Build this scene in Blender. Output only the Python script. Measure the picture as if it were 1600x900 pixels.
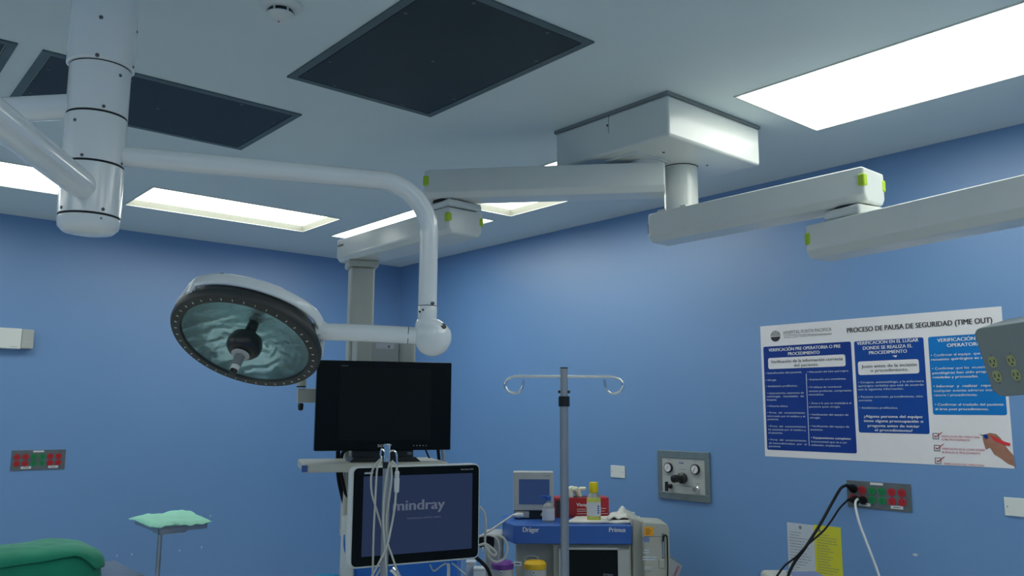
import bpy, bmesh, math, random
from math import sin, cos, pi, radians
from mathutils import Vector as V, Matrix, noise

random.seed(7)
SC = bpy.context.scene
COL = SC.collection
for o in list(bpy.data.objects):
    bpy.data.objects.remove(o)

# ------------------------------------------------------------------ camera
YAW, PITCH, ROLL, FPX = radians(49.5935), radians(8.3406), radians(0.2559), 1308.114
CAM = V((0, 0, 1.6))
FW = V((cos(YAW)*cos(PITCH), sin(YAW)*cos(PITCH), sin(PITCH)))
_r0 = V((sin(YAW), -cos(YAW), 0)); _u0 = _r0.cross(FW)
RT = cos(ROLL)*_r0 + sin(ROLL)*_u0
UP = -sin(ROLL)*_r0 + cos(ROLL)*_u0
cd = bpy.data.cameras.new('camera'); co = bpy.data.objects.new('camera', cd); COL.objects.link(co)
co.matrix_world = Matrix(((RT.x, UP.x, -FW.x, CAM.x), (RT.y, UP.y, -FW.y, CAM.y), (RT.z, UP.z, -FW.z, CAM.z), (0, 0, 0, 1)))
cd.sensor_width = 36; cd.lens = 36*FPX/1600; cd.clip_start = 0.05; cd.clip_end = 60
SC.camera = co
# ------------------------------------------------------------------ light
w = bpy.data.worlds.new('world'); SC.world = w; w.use_nodes = True
w.node_tree.nodes['Background'].inputs[0].default_value = (0.5, 0.6, 0.7, 1)
w.node_tree.nodes['Background'].inputs[1].default_value = 0.0
SC.view_settings.view_transform = 'Standard'; SC.view_settings.look = 'None'
SC.view_settings.gamma = 1; SC.view_settings.use_curve_mapping = False
SC.view_settings.exposure = 0.78
PANEL = 3.0          # emission of the ceiling light diffusers
PANEL_COL = (0.97, 1.0, 0.90)

# ------------------------------------------------------------------ measuring helpers (points of the place)
def ray(x, y): return RT*((x-800)/FPX) - UP*((y-450)/FPX) + FW
def at(x, y, d): return CAM + ray(x, y)*d
def on(x, y, ax, v):
    d = ray(x, y); return CAM + d*((v-CAM[ax])/d[ax])
ZC = 2.8; XR = 3.81; YL = 5.936
Z = V((0, 0, 1))

# ------------------------------------------------------------------ materials
def mat(name, col, rough=0.5, metal=0.0, spec=0.5, var=0.05, scale=8.0, bump=0.0, bscale=60, emit=None, estr=0, coat=0, trans=0, alpha=1, sheen=0):
    m = bpy.data.materials.new(name); m.use_nodes = True
    nt = m.node_tree; b = nt.nodes['Principled BSDF']
    tc = nt.nodes.new('ShaderNodeTexCoord')
    n = nt.nodes.new('ShaderNodeTexNoise'); n.inputs['Scale'].default_value = scale; n.inputs['Detail'].default_value = 4
    nt.links.new(tc.outputs['Object'], n.inputs['Vector'])
    r = nt.nodes.new('ShaderNodeValToRGB')
    r.color_ramp.elements[0].position = 0.3; r.color_ramp.elements[1].position = 0.7
    r.color_ramp.elements[0].color = (*[max(0, c*(1-var)) for c in col], 1)
    r.color_ramp.elements[1].color = (*[min(1, c*(1+var)) for c in col], 1)
    nt.links.new(n.outputs['Fac'], r.inputs['Fac']); nt.links.new(r.outputs['Color'], b.inputs['Base Color'])
    b.inputs['Roughness'].default_value = rough; b.inputs['Metallic'].default_value = metal
    b.inputs['Specular IOR Level'].default_value = spec
    b.inputs['Coat Weight'].default_value = coat; b.inputs['Coat Roughness'].default_value = 0.1 if name != 'blue_wall_paint' else 0.42
    b.inputs['Transmission Weight'].default_value = trans; b.inputs['Alpha'].default_value = alpha
    b.inputs['Sheen Weight'].default_value = sheen
    if bump:
        n2 = nt.nodes.new('ShaderNodeTexNoise'); n2.inputs['Scale'].default_value = bscale; n2.inputs['Detail'].default_value = 3
        nt.links.new(tc.outputs['Object'], n2.inputs['Vector'])
        bp = nt.nodes.new('ShaderNodeBump'); bp.inputs['Strength'].default_value = bump; bp.inputs['Distance'].default_value = 0.01
        nt.links.new(n2.outputs['Fac'], bp.inputs['Height']); nt.links.new(bp.outputs['Normal'], b.inputs['Normal'])
    if emit:
        b.inputs['Emission Color'].default_value = (*emit, 1); b.inputs['Emission Strength'].default_value = estr
    return m

M = {}
M['wall'] = mat('blue_wall_paint', (0.115, 0.265, 0.53), 0.5, spec=1.0, coat=1.0, var=0.035, scale=1.3, bump=0.10, bscale=9)
M['ceil'] = mat('ceiling_paint', (0.69, 0.78, 0.80), 0.6, spec=0.3, var=0.02, scale=2)
M['floor'] = mat('vinyl_floor', (0.62, 0.62, 0.58), 0.3, var=0.08, scale=30)
M['lamp_diff'] = mat('light_diffuser', (0.9, 0.9, 0.88), 0.6, emit=PANEL_COL, estr=PANEL)
M['white_trim'] = mat('white_trim', (0.62, 0.66, 0.62), 0.5)
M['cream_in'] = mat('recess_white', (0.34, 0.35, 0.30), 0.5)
M['white'] = mat('white_enamel', (0.72, 0.75, 0.72), 0.28, coat=0.25, var=0.02)
M['lampwhite'] = mat('lamp_white_lacquer', (0.82, 0.85, 0.85), 0.22, coat=0.4, var=0.02)
M['cream'] = mat('cream_plastic', (0.48, 0.49, 0.43), 0.4, var=0.03)
M['lightgrey'] = mat('light_grey_plastic', (0.42, 0.44, 0.43), 0.42, var=0.03)
M['grey'] = mat('grey_plastic', (0.18, 0.20, 0.21), 0.45, var=0.05)
M['bluegrey'] = mat('grey_console_enamel', (0.20, 0.235, 0.235), 0.40, var=0.04)
M['dark'] = mat('dark_rim', (0.022, 0.026, 0.024), 0.45)
M['black'] = mat('black_plastic', (0.006, 0.008, 0.009), 0.35)
M['gloss'] = mat('black_gloss', (0.003, 0.005, 0.005), 0.25, spec=0.18)
M['rubber'] = mat('black_rubber', (0.006, 0.007, 0.009), 0.6, spec=0.2)
M['seam'] = mat('dark_seam', (0.01, 0.01, 0.012), 0.7)
M['steel'] = mat('brushed_steel', (0.42, 0.44, 0.45), 0.33, metal=0.9, var=0.08, scale=25)
M['chrome'] = mat('chrome', (0.75, 0.76, 0.76), 0.14, metal=1.0, var=0.02)
M['alu'] = mat('aluminium', (0.38, 0.39, 0.40), 0.38, metal=0.75, var=0.05)
M['screw'] = mat('screw_metal', (0.16, 0.16, 0.17), 0.4, metal=0.6)
M['lime'] = mat('lime_rubber', (0.42, 0.62, 0.03), 0.5)
M['vent_frame'] = mat('vent_frame_metal', (0.10, 0.14, 0.15), 0.5, metal=0.2, var=0.1)
M['scr'] = mat('display_glass', (0.005, 0.009, 0.009), 0.4, spec=0.15)
M['scrblue'] = mat('display_blue', (0.008, 0.012, 0.022), 0.3, spec=0.2, emit=(0.008, 0.013, 0.032), estr=1)
M['scrtxt'] = mat('display_letters', (0.06, 0.07, 0.09), 0.5, spec=0.2, emit=(0.040, 0.048, 0.070), estr=1.0)
M['scrsmall'] = mat('small_display_blue', (0.01, 0.02, 0.05), 0.3, spec=0.2, emit=(0.009, 0.019, 0.052), estr=1)
M['ink'] = mat('dark_ink', (0.02, 0.022, 0.03), 0.7)
M['greyink'] = mat('grey_ink', (0.18, 0.19, 0.2), 0.7)
M['redink'] = mat('red_ink', (0.45, 0.03, 0.06), 0.7)
M['whiteink'] = mat('white_ink', (0.72, 0.75, 0.78), 0.6)
M['mutedink'] = mat('pale_blue_ink', (0.58, 0.68, 0.82), 0.6)
M['paper'] = mat('white_paper', (0.74, 0.73, 0.76), 0.55, var=0.02)
M['notice'] = mat('notice_paper', (0.50, 0.55, 0.62), 0.6, var=0.03)
M['yellowp'] = mat('yellow_paper', (0.62, 0.60, 0.03), 0.6, var=0.03)
M['pblue'] = mat('poster_blue', (0.002, 0.035, 0.24), 0.5, spec=0.3)
M['pblue2'] = mat('poster_mid_blue', (0.002, 0.055, 0.30), 0.5, spec=0.3)
M['plight'] = mat('poster_light_blue', (0.002, 0.17, 0.52), 0.5, spec=0.3)
M['red'] = mat('red_plastic', (0.40, 0.012, 0.018), 0.4)
M['green'] = mat('green_plastic', (0.005, 0.20, 0.06), 0.4)
M['skin'] = mat('printed_skin', (0.32, 0.15, 0.10), 0.6, var=0.15, scale=30)
M['penred'] = mat('printed_red', (0.65, 0.03, 0.04), 0.6)
M['dblue'] = mat('machine_blue', (0.03, 0.115, 0.42), 0.33, var=0.04)
M['cartblue'] = mat('cart_blue', (0.01, 0.16, 0.62), 0.4)
M['cyan'] = mat('bright_blue_cover', (0.01, 0.42, 0.78), 0.55)
M['bumpblue'] = mat('blue_bumper', (0.04, 0.10, 0.32), 0.5)
M['mint'] = mat('mint_cloth', (0.36, 0.78, 0.60), 0.85, bump=0.25, bscale=25, var=0.05)
M['surg'] = mat('surgical_green_cloth', (0.004, 0.25, 0.14), 0.85, bump=0.35, bscale=14, var=0.10, sheen=0.2)
M['purple'] = mat('purple_plastic', (0.16, 0.04, 0.28), 0.4)
M['yellow'] = mat('yellow_plastic', (0.75, 0.45, 0.01), 0.4)
M['ycap'] = mat('yellow_cap', (0.80, 0.62, 0.0), 0.35)
M['yliq'] = mat('pale_yellow_plastic', (0.50, 0.52, 0.10), 0.3)
M['orange'] = mat('orange_sticker', (0.85, 0.36, 0.0), 0.5)
M['bcap'] = mat('blue_cap', (0.01, 0.10, 0.42), 0.4)
M['label'] = mat('white_label', (0.60, 0.62, 0.64), 0.5)
M['glove'] = mat('cream_glove_latex', (0.80, 0.80, 0.62), 0.5)
M['bluelab'] = mat('blue_label', (0.16, 0.22, 0.42), 0.5)
M['magenta'] = mat('magenta_print', (0.40, 0.02, 0.09), 0.6)
M['cord_w'] = mat('pale_cord', (0.50, 0.51, 0.47), 0.5)
M['clearp'] = mat('clear_plastic', (0.55, 0.58, 0.58), 0.15, trans=0.5)
M['sockcream'] = mat('aged_cream_plastic', (0.34, 0.36, 0.17), 0.45)
M['strip'] = mat('sealing_grey', (0.22, 0.25, 0.25), 0.6)
M['machine'] = mat('machine_beige', (0.40, 0.41, 0.36), 0.45)
M['white_fl'] = mat('off_white_cloth', (0.62, 0.62, 0.58), 0.8, bump=0.3, bscale=30)

def glass_mat():
    m = bpy.data.materials.new('lamp_cover_glass'); m.use_nodes = True; nt = m.node_tree; nt.nodes.clear()
    o = nt.nodes.new('ShaderNodeOutputMaterial'); mx = nt.nodes.new('ShaderNodeMixShader')
    t = nt.nodes.new('ShaderNodeBsdfTransparent'); g = nt.nodes.new('ShaderNodeBsdfGlossy')
    f = nt.nodes.new('ShaderNodeFresnel'); f.inputs['IOR'].default_value = 1.5
    n = nt.nodes.new('ShaderNodeTexNoise'); n.inputs['Scale'].default_value = 5
    r = nt.nodes.new('ShaderNodeValToRGB'); r.color_ramp.elements[0].color = (0.90, 0.97, 0.99, 1); r.color_ramp.elements[1].color = (0.95, 0.99, 1.0, 1)
    nt.links.new(n.outputs['Fac'], r.inputs['Fac']); nt.links.new(r.outputs['Color'], t.inputs['Color'])
    g.inputs['Roughness'].default_value = 0.06
    nt.links.new(f.outputs[0], mx.inputs[0]); nt.links.new(t.outputs[0], mx.inputs[1]); nt.links.new(g.outputs[0], mx.inputs[2])
    nt.links.new(mx.outputs[0], o.inputs[0]); return m
M['glass'] = glass_mat()

def reflector_mat():
    m = mat('dichroic_reflector', (0.62, 0.86, 0.96), 0.27, metal=0.72, var=0.16, scale=4)
    nt = m.node_tree; b = nt.nodes['Principled BSDF']
    tc = nt.nodes.new('ShaderNodeTexCoord')
    wv = nt.nodes.new('ShaderNodeTexWave'); wv.wave_type = 'RINGS'; wv.rings_direction = 'SPHERICAL'
    wv.inputs['Scale'].default_value = 9; wv.inputs['Distortion'].default_value = 5; wv.inputs['Detail'].default_value = 2
    wv.inputs['Detail Scale'].default_value = 2.0
    nt.links.new(tc.outputs['Object'], wv.inputs['Vector'])
    bp = nt.nodes.new('ShaderNodeBump'); bp.inputs['Strength'].default_value = 0.35; bp.inputs['Distance'].default_value = 0.008
    nt.links.new(wv.outputs['Fac'], bp.inputs['Height']); nt.links.new(bp.outputs['Normal'], b.inputs['Normal'])
    return m
M['reflector'] = reflector_mat()

def perforated_mat():
    m = mat('perforated_dark_panel', (0.018, 0.030, 0.036), 0.5, metal=0.2, var=0.12, scale=4)
    nt = m.node_tree; b = nt.nodes['Principled BSDF']
    tc = nt.nodes.new('ShaderNodeTexCoord'); vo = nt.nodes.new('ShaderNodeTexVoronoi')
    vo.inputs['Scale'].default_value = 160; vo.inputs['Randomness'].default_value = 0.0
    nt.links.new(tc.outputs['Object'], vo.inputs['Vector'])
    bp = nt.nodes.new('ShaderNodeBump'); bp.inputs['Strength'].default_value = 0.4; bp.inputs['Distance'].default_value = 0.002
    nt.links.new(vo.outputs['Distance'], bp.inputs['Height']); nt.links.new(bp.outputs['Normal'], b.inputs['Normal'])
    return m
M['perf'] = perforated_mat()

# ------------------------------------------------------------------ mesh builder
def perp(a):
    a = a.normalized(); t = Z if abs(a.z) < 0.9 else V((1, 0, 0))
    x = t.cross(a).normalized(); return x, a.cross(x)

def smooth_path(pts, n=8):
    pts = [V(p) for p in pts]; out = []
    P = [pts[0]*2-pts[1]] + pts + [pts[-1]*2-pts[-2]]
    for i in range(1, len(P)-2):
        for k in range(n):
            t = k/n; a, b, c, d = P[i-1], P[i], P[i+1], P[i+2]
            out.append(0.5*((2*b)+(c-a)*t+(2*a-5*b+4*c-d)*t*t+(3*b-a-3*c+d)*t**3))
    out.append(pts[-1]); return out

class MB:
    def __init__(s): s.v = []; s.f = []; s.mi = []; s.mats = []; s.cur = 0
    def m(s, name):
        if name not in s.mats: s.mats.append(name)
        s.cur = s.mats.index(name); return s
    def add(s, vs, fs):
        b = len(s.v); s.v += [V(q) for q in vs]
        for f in fs: s.f.append([b+i for i in f]); s.mi.append(s.cur)
        return s
    def hexa(s, p):   # 8 points: bottom loop 4, top loop 4
        return s.add(p, [(3, 2, 1, 0), (4, 5, 6, 7), (0, 1, 5, 4), (1, 2, 6, 5), (2, 3, 7, 6), (3, 0, 4, 7)])
    def box(s, lo, hi):
        x0, y0, z0 = lo; x1, y1, z1 = hi
        return s.hexa([(x0, y0, z0), (x1, y0, z0), (x1, y1, z0), (x0, y1, z0), (x0, y0, z1), (x1, y0, z1), (x1, y1, z1), (x0, y1, z1)])
    def obox(s, o, ax, ay, az):   # corner + three edge vectors
        o = V(o); return s.hexa([o, o+ax, o+ax+ay, o+ay, o+az, o+ax+az, o+ax+ay+az, o+ay+az])
    def cbox(s, c, ax, ay, az):   # centre + three full edge vectors
        return s.obox(V(c)-ax/2-ay/2-az/2, ax, ay, az)
    def prism(s, pts, d):         # planar loop extruded by vector d
        n = len(pts); pts = [V(p) for p in pts]
        return s.add(pts+[p+d for p in pts], [tuple(range(n-1, -1, -1)), tuple(range(n, 2*n))] + [(i, (i+1) % n, n+(i+1) % n, n+i) for i in range(n)])
    def lathe(s, prof, o, axis, seg=32, cap=True, x=None):
        a = V(axis).normalized()
        if x is None: x, y = perp(a)
        else: y = a.cross(x)
        o = V(o); vs = []; fs = []
        for r, h in prof:
            for k in range(seg):
                t = 2*pi*k/seg; vs.append(o + a*h + x*(r*cos(t)) + y*(r*sin(t)))
        for i in range(len(prof)-1):
            for k in range(seg):
                k2 = (k+1) % seg; fs.append((i*seg+k, i*seg+k2, (i+1)*seg+k2, (i+1)*seg+k))
        if cap:
            fs.append(tuple(range(seg-1, -1, -1))); fs.append(tuple((len(prof)-1)*seg+k for k in range(seg)))
        return s.add(vs, fs)
    def cyl(s, p, q, r, r2=None, seg=24):
        p = V(p); q = V(q); return s.lathe([(r, 0), (r if r2 is None else r2, (q-p).length)], p, q-p, seg)
    def tube(s, pts, r, seg=10, sm=8):
        pts = smooth_path(pts, sm) if sm else [V(p) for p in pts]
        n = len(pts); vs = []; fs = []; T = (pts[1]-pts[0]).normalized(); x, y = perp(T)
        for i, p in enumerate(pts):
            T = (pts[min(i+1, n-1)]-pts[max(i-1, 0)]).normalized()
            x = (x - T*x.dot(T)).normalized(); y = T.cross(x)
            rr = r[0]+(r[1]-r[0])*i/(n-1) if isinstance(r, tuple) else r
            for k in range(seg):
                t = 2*pi*k/seg; vs.append(p+x*(rr*cos(t))+y*(rr*sin(t)))
        for i in range(n-1):
            for k in range(seg):
                k2 = (k+1) % seg; fs.append((i*seg+k, i*seg+k2, (i+1)*seg+k2, (i+1)*seg+k))
        fs.append(tuple(range(seg-1, -1, -1))); fs.append(tuple((n-1)*seg+k for k in range(seg)))
        return s.add(vs, fs)
    def poly(s, pts): return s.add(pts, [tuple(range(len(pts)))])
    def text(s, txt, o, right, up, h, width=None, align='LEFT', bold=0.0):
        cu = bpy.data.curves.new('t', 'FONT'); cu.body = txt; cu.size = 1; cu.resolution_u = 3
        ob = bpy.data.objects.new('t', cu); COL.objects.link(ob)
        bpy.context.view_layer.update()
        me = bpy.data.meshes.new_from_object(ob.evaluated_get(bpy.context.evaluated_depsgraph_get()))
        bpy.data.objects.remove(ob); bpy.data.curves.remove(cu)
        if not me.vertices: return s
        xs = [v.co.x for v in me.vertices]; x0 = min(xs); wdt = max(xs)-x0
        sy = h/0.70; sx = sy if width is None else width/wdt
        sh = {'LEFT': 0, 'CENTER': -wdt*sx/2, 'RIGHT': -wdt*sx}[align]
        o = V(o)
        nrm = right.cross(up)
        for q, k in enumerate((0,) if bold == 0 else (-1, 1, 0)):      # stroke weight: the same letters a hair apart
            s.add([o + right*((v.co.x-x0)*sx+sh+k*h*max(bold*2.2, 0.022)) + up*(v.co.y*sy) + nrm*(q*0.00004) for v in me.vertices], [tuple(p.vertices) for p in me.polygons])
        bpy.data.meshes.remove(me); return s
    def build(s, name, parent=None, loc=None, bevel=0.0, seg=2, local=False, ang=35):
        if parent is not None:
            r = parent
            while r.parent: r = r.parent
            off = V((0, 0, 0)) if local else r.location.copy()
        else: off = V(loc) if loc is not None else V((0, 0, 0))
        me = bpy.data.meshes.new(name)
        me.from_pydata([tuple(v-off) for v in s.v], [], s.f)
        for k in s.mats: me.materials.append(M[k])
        me.polygons.foreach_set('material_index', s.mi)
        bm = bmesh.new(); bm.from_mesh(me)
        if len(s.v) < 30000 and not getattr(s, 'flat', False): bmesh.ops.recalc_face_normals(bm, faces=bm.faces)
        bm.to_mesh(me); bm.free()
        me.polygons.foreach_set('use_smooth', [True]*len(me.polygons)); me.set_sharp_from_angle(angle=radians(ang))
        me.update()
        o = bpy.data.objects.new(name, me); COL.objects.link(o)
        if parent is not None: o.parent = parent
        elif loc is not None: o.location = loc
        if bevel:
            b = o.modifiers.new('bevel', 'BEVEL'); b.width = bevel; b.segments = seg; b.limit_method = 'ANGLE'; b.angle_limit = radians(30); b.harden_normals = True
        return o

def tag(o, label=None, cat=None, group=None, kind=None):
    if label: o['label'] = label
    if cat: o['category'] = cat
    if group: o['group'] = group
    if kind: o['kind'] = kind
    return o
def thing(name, loc, label, cat, group=None, rz=0):
    o = bpy.data.objects.new(name, None); COL.objects.link(o); o.location = loc; o.rotation_euler = (0, 0, rz)
    o.empty_display_size = 0.1
    return tag(o, label, cat, group)
def kids(o): return [c for c in COL.objects if c.parent == o]
def copy_tree(o, parent=None):
    c = o.copy(); COL.objects.link(c)
    if parent is not None: c.parent = parent
    for ch in kids(o): copy_tree(ch, c)
    return c
def struct(o): o['kind'] = 'structure'; return o

# ------------------------------------------------------------------ room shell
X0, Y0 = -2.83, -1.4
def slab_with_holes(holes, z0, z1):
    xs = sorted({X0-0.1, XR+0.1} | {h[0] for h in holes} | {h[1] for h in holes})
    ys = sorted({Y0-0.1, YL+0.1} | {h[2] for h in holes} | {h[3] for h in holes})
    mb = MB().m('ceil')
    def hole(x, y): return any(h[0] < x < h[1] and h[2] < y < h[3] for h in holes)
    idx = {}
    def vid(x, y):
        if (x, y) not in idx: idx[(x, y)] = len(mb.v); mb.v.append(V((x, y, z0)))
        return idx[(x, y)]
    for i in range(len(xs)-1):
        for j in range(len(ys)-1):
            if hole((xs[i]+xs[i+1])/2, (ys[j]+ys[j+1])/2): continue
            mb.f.append([vid(xs[i], ys[j]), vid(xs[i], ys[j+1]), vid(xs[i+1], ys[j+1]), vid(xs[i+1], ys[j])]); mb.mi.append(0)
    return mb
# recessed fluorescent lights: x0, x1, y0, y1
LIGHTS = [
    (1.390, 2.530, 4.655, 5.168, 'bright recessed ceiling panel light nearest the middle of the left blue wall'),
    (-0.100, 1.040, 4.655, 5.168, 'bright recessed ceiling panel light cut by the left picture edge behind the white column'),
    (2.745, 3.290, 4.048, 5.167, 'bright recessed ceiling panel light nearest the room corner behind the bent lamp tube'),
    (2.712, 3.290, 2.745, 3.880, 'bright recessed ceiling panel light mostly hidden behind the long horizontal pendant arm'),
    (2.650, 3.235, 0.650, 1.787, 'largest brightest ceiling panel light at the upper right corner of the photo'),
    (2.650, 3.235, -0.630, 0.490, 'recessed ceiling panel light behind the viewer nearest the right wall'),
    (-1.550, -0.410, 4.655, 5.168, 'recessed ceiling panel light along the left blue wall, third from the room corner'),
    (1.390, 2.530, -0.628, -0.115, 'recessed ceiling panel light behind the viewer, second from the right wall'),
    (-0.100, 1.040, -0.628, -0.115, 'recessed ceiling panel light straight above and behind the viewer'),
    (-1.550, -0.410, -0.628, -0.115, 'recessed ceiling panel light behind the viewer towards the far side wall'),
    (-2.310, -1.725, 4.048, 5.167, 'recessed ceiling panel light by the far side wall, nearest the left blue wall'),
    (-2.310, -1.725, 2.745, 3.880, 'recessed ceiling panel light at the far side, second from the left blue wall'),
    (-2.310, -1.725, 0.650, 1.787, 'recessed ceiling panel light at the far side, third from the left blue wall'),
    (-2.310, -1.725, -0.630, 0.490, 'recessed ceiling panel light in the far back corner'),
]
struct(slab_with_holes(LIGHTS, ZC, ZC+0.1).build('ceiling', loc=(0, 0, 0)))
struct(MB().m('floor').box((X0-0.1, Y0-0.1, -0.1), (XR+0.1, YL+0.1, 0)).build('floor'))
struct(MB().m('wall').box((X0-0.1, YL, 0), (XR, YL+0.1, ZC)).build('wall_left'))
struct(MB().m('wall').box((XR, Y0-0.1, 0), (XR+0.1, YL+0.1, ZC)).build('wall_right'))
struct(MB().m('wall').box((X0-0.1, Y0-0.1, 0), (XR, Y0, ZC)).build('wall_back'))
struct(MB().m('wall').box((X0-0.1, Y0, 0), (X0, YL, ZC)).build('wall_side'))

for (a, b, c, d, lab) in LIGHTS:
    t = thing('ceiling_light', ((a+b)/2, (c+d)/2, ZC), lab, 'ceiling light', 'recessed ceiling panel lights')
    hgt = 0.036 if (a, c) in ((1.390, 4.655), (2.712, 2.745)) else 0.004
    fr = MB().m('white_trim'); k = 0.008
    for lo, hi in (((a-k, c-k, ZC-0.004), (b+k, c, ZC)), ((a-k, d, ZC-0.004), (b+k, d+k, ZC)), ((a-k, c, ZC-0.004), (a, d, ZC)), ((b, c, ZC-0.004), (b+k, d, ZC))): fr.box(lo, hi)
    fr.build('frame', t)
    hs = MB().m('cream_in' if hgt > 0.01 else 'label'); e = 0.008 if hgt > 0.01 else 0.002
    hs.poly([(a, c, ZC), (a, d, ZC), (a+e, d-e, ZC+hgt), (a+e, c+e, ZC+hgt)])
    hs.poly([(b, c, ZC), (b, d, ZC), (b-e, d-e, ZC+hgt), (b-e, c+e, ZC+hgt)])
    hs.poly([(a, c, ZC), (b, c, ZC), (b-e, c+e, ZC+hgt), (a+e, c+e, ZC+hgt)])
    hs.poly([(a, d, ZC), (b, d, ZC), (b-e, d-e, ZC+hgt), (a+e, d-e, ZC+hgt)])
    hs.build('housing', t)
    MB().m('lamp_diff').box((a+e, c+e, ZC+hgt), (b-e, d-e, ZC+hgt+0.01)).build('diffuser', t)

# ------------------------------------------------------------------ air diffusers in the ceiling
VENTS = [
    (1.254, 1.888, 1.806, 2.740, 'large dark square perforated ceiling air panel at the top centre'),
    (0.529, 1.477, 3.069, 3.686, 'dark perforated ceiling air panel partly behind the white lamp column'),
    (-0.490, 0.455, 3.069, 3.686, 'dark perforated ceiling air panel at the far left edge'),
]
for (a, b, c, d, lab) in VENTS:
    t = thing('ceiling_vent', ((a+b)/2, (c+d)/2, ZC), lab, 'air vent', 'laminar flow ceiling panels')
    k = 0.028; fr = MB().m('vent_frame')
    for lo, hi in (((a, c, ZC-0.006), (b, c+k, ZC)), ((a, d-k, ZC-0.006), (b, d, ZC)), ((a, c+k, ZC-0.006), (a+k, d-k, ZC)), ((b-k, c+k, ZC-0.006), (b, d-k, ZC))): fr.box(lo, hi)
    fr.build('frame', t)
    g = 0.004
    MB().m('perf').box((a+k+g, c+k+g, ZC-0.005), (b-k-g, d-k-g, ZC-0.001)).build('perforated_panel', t)
    for (x, y) in [(a+0.05+(b-a-0.1)*i, c+0.045+(d-c-0.09)*j) for i, j in ((0, 0.22), (0, 0.78), (1, 0.22), (1, 0.78), (0.22, 0), (0.78, 0), (0.22, 1), (0.78, 1), (0.5, 0.5))]:
        MB().m('screw').lathe([(0.006, 0), (0.006, 0.0015), (0.003, 0.003)], (x, y, ZC-0.005), (0, 0, -1), 12).build('screw', t)

# smoke detector
c = on(439, 6, 2, ZC)
t = thing('smoke_detector', c, 'round cream smoke detector on the ceiling near the top edge', 'smoke detector')
MB().m('white').lathe([(0.062, 0), (0.062, 0.008), (0.054, 0.016), (0.042, 0.022)], c, (0, 0, -1), 40).build('base', t)
MB().m('black').lathe([(0.036, 0.020), (0.036, 0.034)], c, (0, 0, -1), 40).build('vent_ring', t)
mb = MB().m('white')
mb.lathe([(0.040, 0.034), (0.040, 0.038), (0.030, 0.048), (0.014, 0.052)], c, (0, 0, -1), 40)
for k in range(6):
    a = 2*pi*k/6+0.65; d = V((cos(a), sin(a), 0)); mb.cbox(c+d*0.037+V((0, 0, -0.028)), d*0.006, Z.cross(d)*0.004, Z*0.014)
mb.build('cover', t)
q = c + V((0.0, 0.010, -0.0520)); MB().m('red').lathe([(0.003, 0), (0.002, 0.002)], q, (0, 0, -1), 10).build('indicator', t)

# ------------------------------------------------------------------ surgical light
CX, CY, CR = 0.545, 2.35, 0.0755
CCOL = V((CX, CY, 0))
def zc(y, off=-1):   # height on the near side of the column seen at picture row y
    p = CCOL - V((CX, CY, 0)).normalized()*CR*(1 if off else 0)
    d2 = math.hypot(p.x, p.y)
    x = 150
    lo, hi = 0.0, 4.0
    for _ in range(50):
        mdl = (lo+hi)/2; q = V((p.x, p.y, mdl))-CAM; yy = 450-FPX*q.dot(UP)/q.dot(FW)
        if yy > y: lo = mdl
        else: hi = mdl
    return lo
SL = thing('surgical_light', (CX, CY, ZC), 'white ceiling surgical light with round dark-rimmed reflector head on a bent tube arm', 'surgical light')
zs = [zc(92), zc(171), zc(249), zc(331)]
zbot = zc(355)
MB().m('lampwhite').lathe([(CR+0.05, 0), (CR+0.05, 0.012), (CR+0.008, 0.02), (CR+0.008, ZC-zs[0]-0.004), (CR+0.004, ZC-zs[0])], (CX, CY, ZC), (0, 0, -1), 64).build('upper_sleeve', SL)
def seg(z1, z0, r=CR): return MB().m('lampwhite').lathe([(r-0.002, 0), (r, 0.002), (r, z1-z0-0.006), (r-0.002, z1-z0-0.004)], (CX, CY, z1-0.002), (0, 0, -1), 64)
for z_ in zs: MB().m('seam').lathe([(CR-0.0012, 0), (CR-0.0012, 0.006)], (CX, CY, z_+0.003), (0, 0, -1), 64).build('seam_ring', SL)
seg(zs[0], zs[1]).build('column_section', SL); seg(zs[1], zs[2]).build('column_section', SL); seg(zs[2], zs[3]).build('column_section', SL)
MB().m('lampwhite').lathe([(CR-0.002, 0), (CR, 0.002), (CR, 0.010), (CR*0.96, 0.026), (CR*0.80, 0.038), (CR*0.4, 0.044), (0.005, 0.045)], (CX, CY, zs[3]-0.002), (0, 0, -1), 64).build('end_cap', SL)
def ray_cyl(x, y, r):
    d = ray(x, y); ox, oy = CAM.x-CX, CAM.y-CY
    A = d.x**2+d.y**2; B = 2*(ox*d.x+oy*d.y); C_ = ox*ox+oy*oy-r*r; D = B*B-4*A*C_
    if D < 0: D = 0
    return CAM + d*((-B-math.sqrt(D))/(2*A))
for (x, y, rr, upper) in [(158, 27, 0.0055, 1), (152, 86, 0.0055, 1), (214, 50, 0.004, 1), (208, 105, 0.004, 1), (188, 118, 0.0045, 0), (205, 127, 0.004, 0), (162, 166, 0.0045, 0), (117, 187, 0.0045, 0), (128, 242, 0.0045, 0), (190, 256, 0.004, 0), (96, 324, 0.0045, 0), (161, 327, 0.0045, 0), (158, 341, 0.0025, 0)]:
    p = ray_cyl(x, y, CR+(0.008 if upper else 0)); n = V((p.x-CX, p.y-CY, 0)).normalized()
    MB().m('screw').lathe([(rr, -0.001), (rr, 0.0012), (rr*0.7, 0.002)], p, n, 14).m('black').lathe([(rr*0.35, 0.0018), (rr*0.35, 0.0026)], p, n, 6).build('screw', SL)
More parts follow.
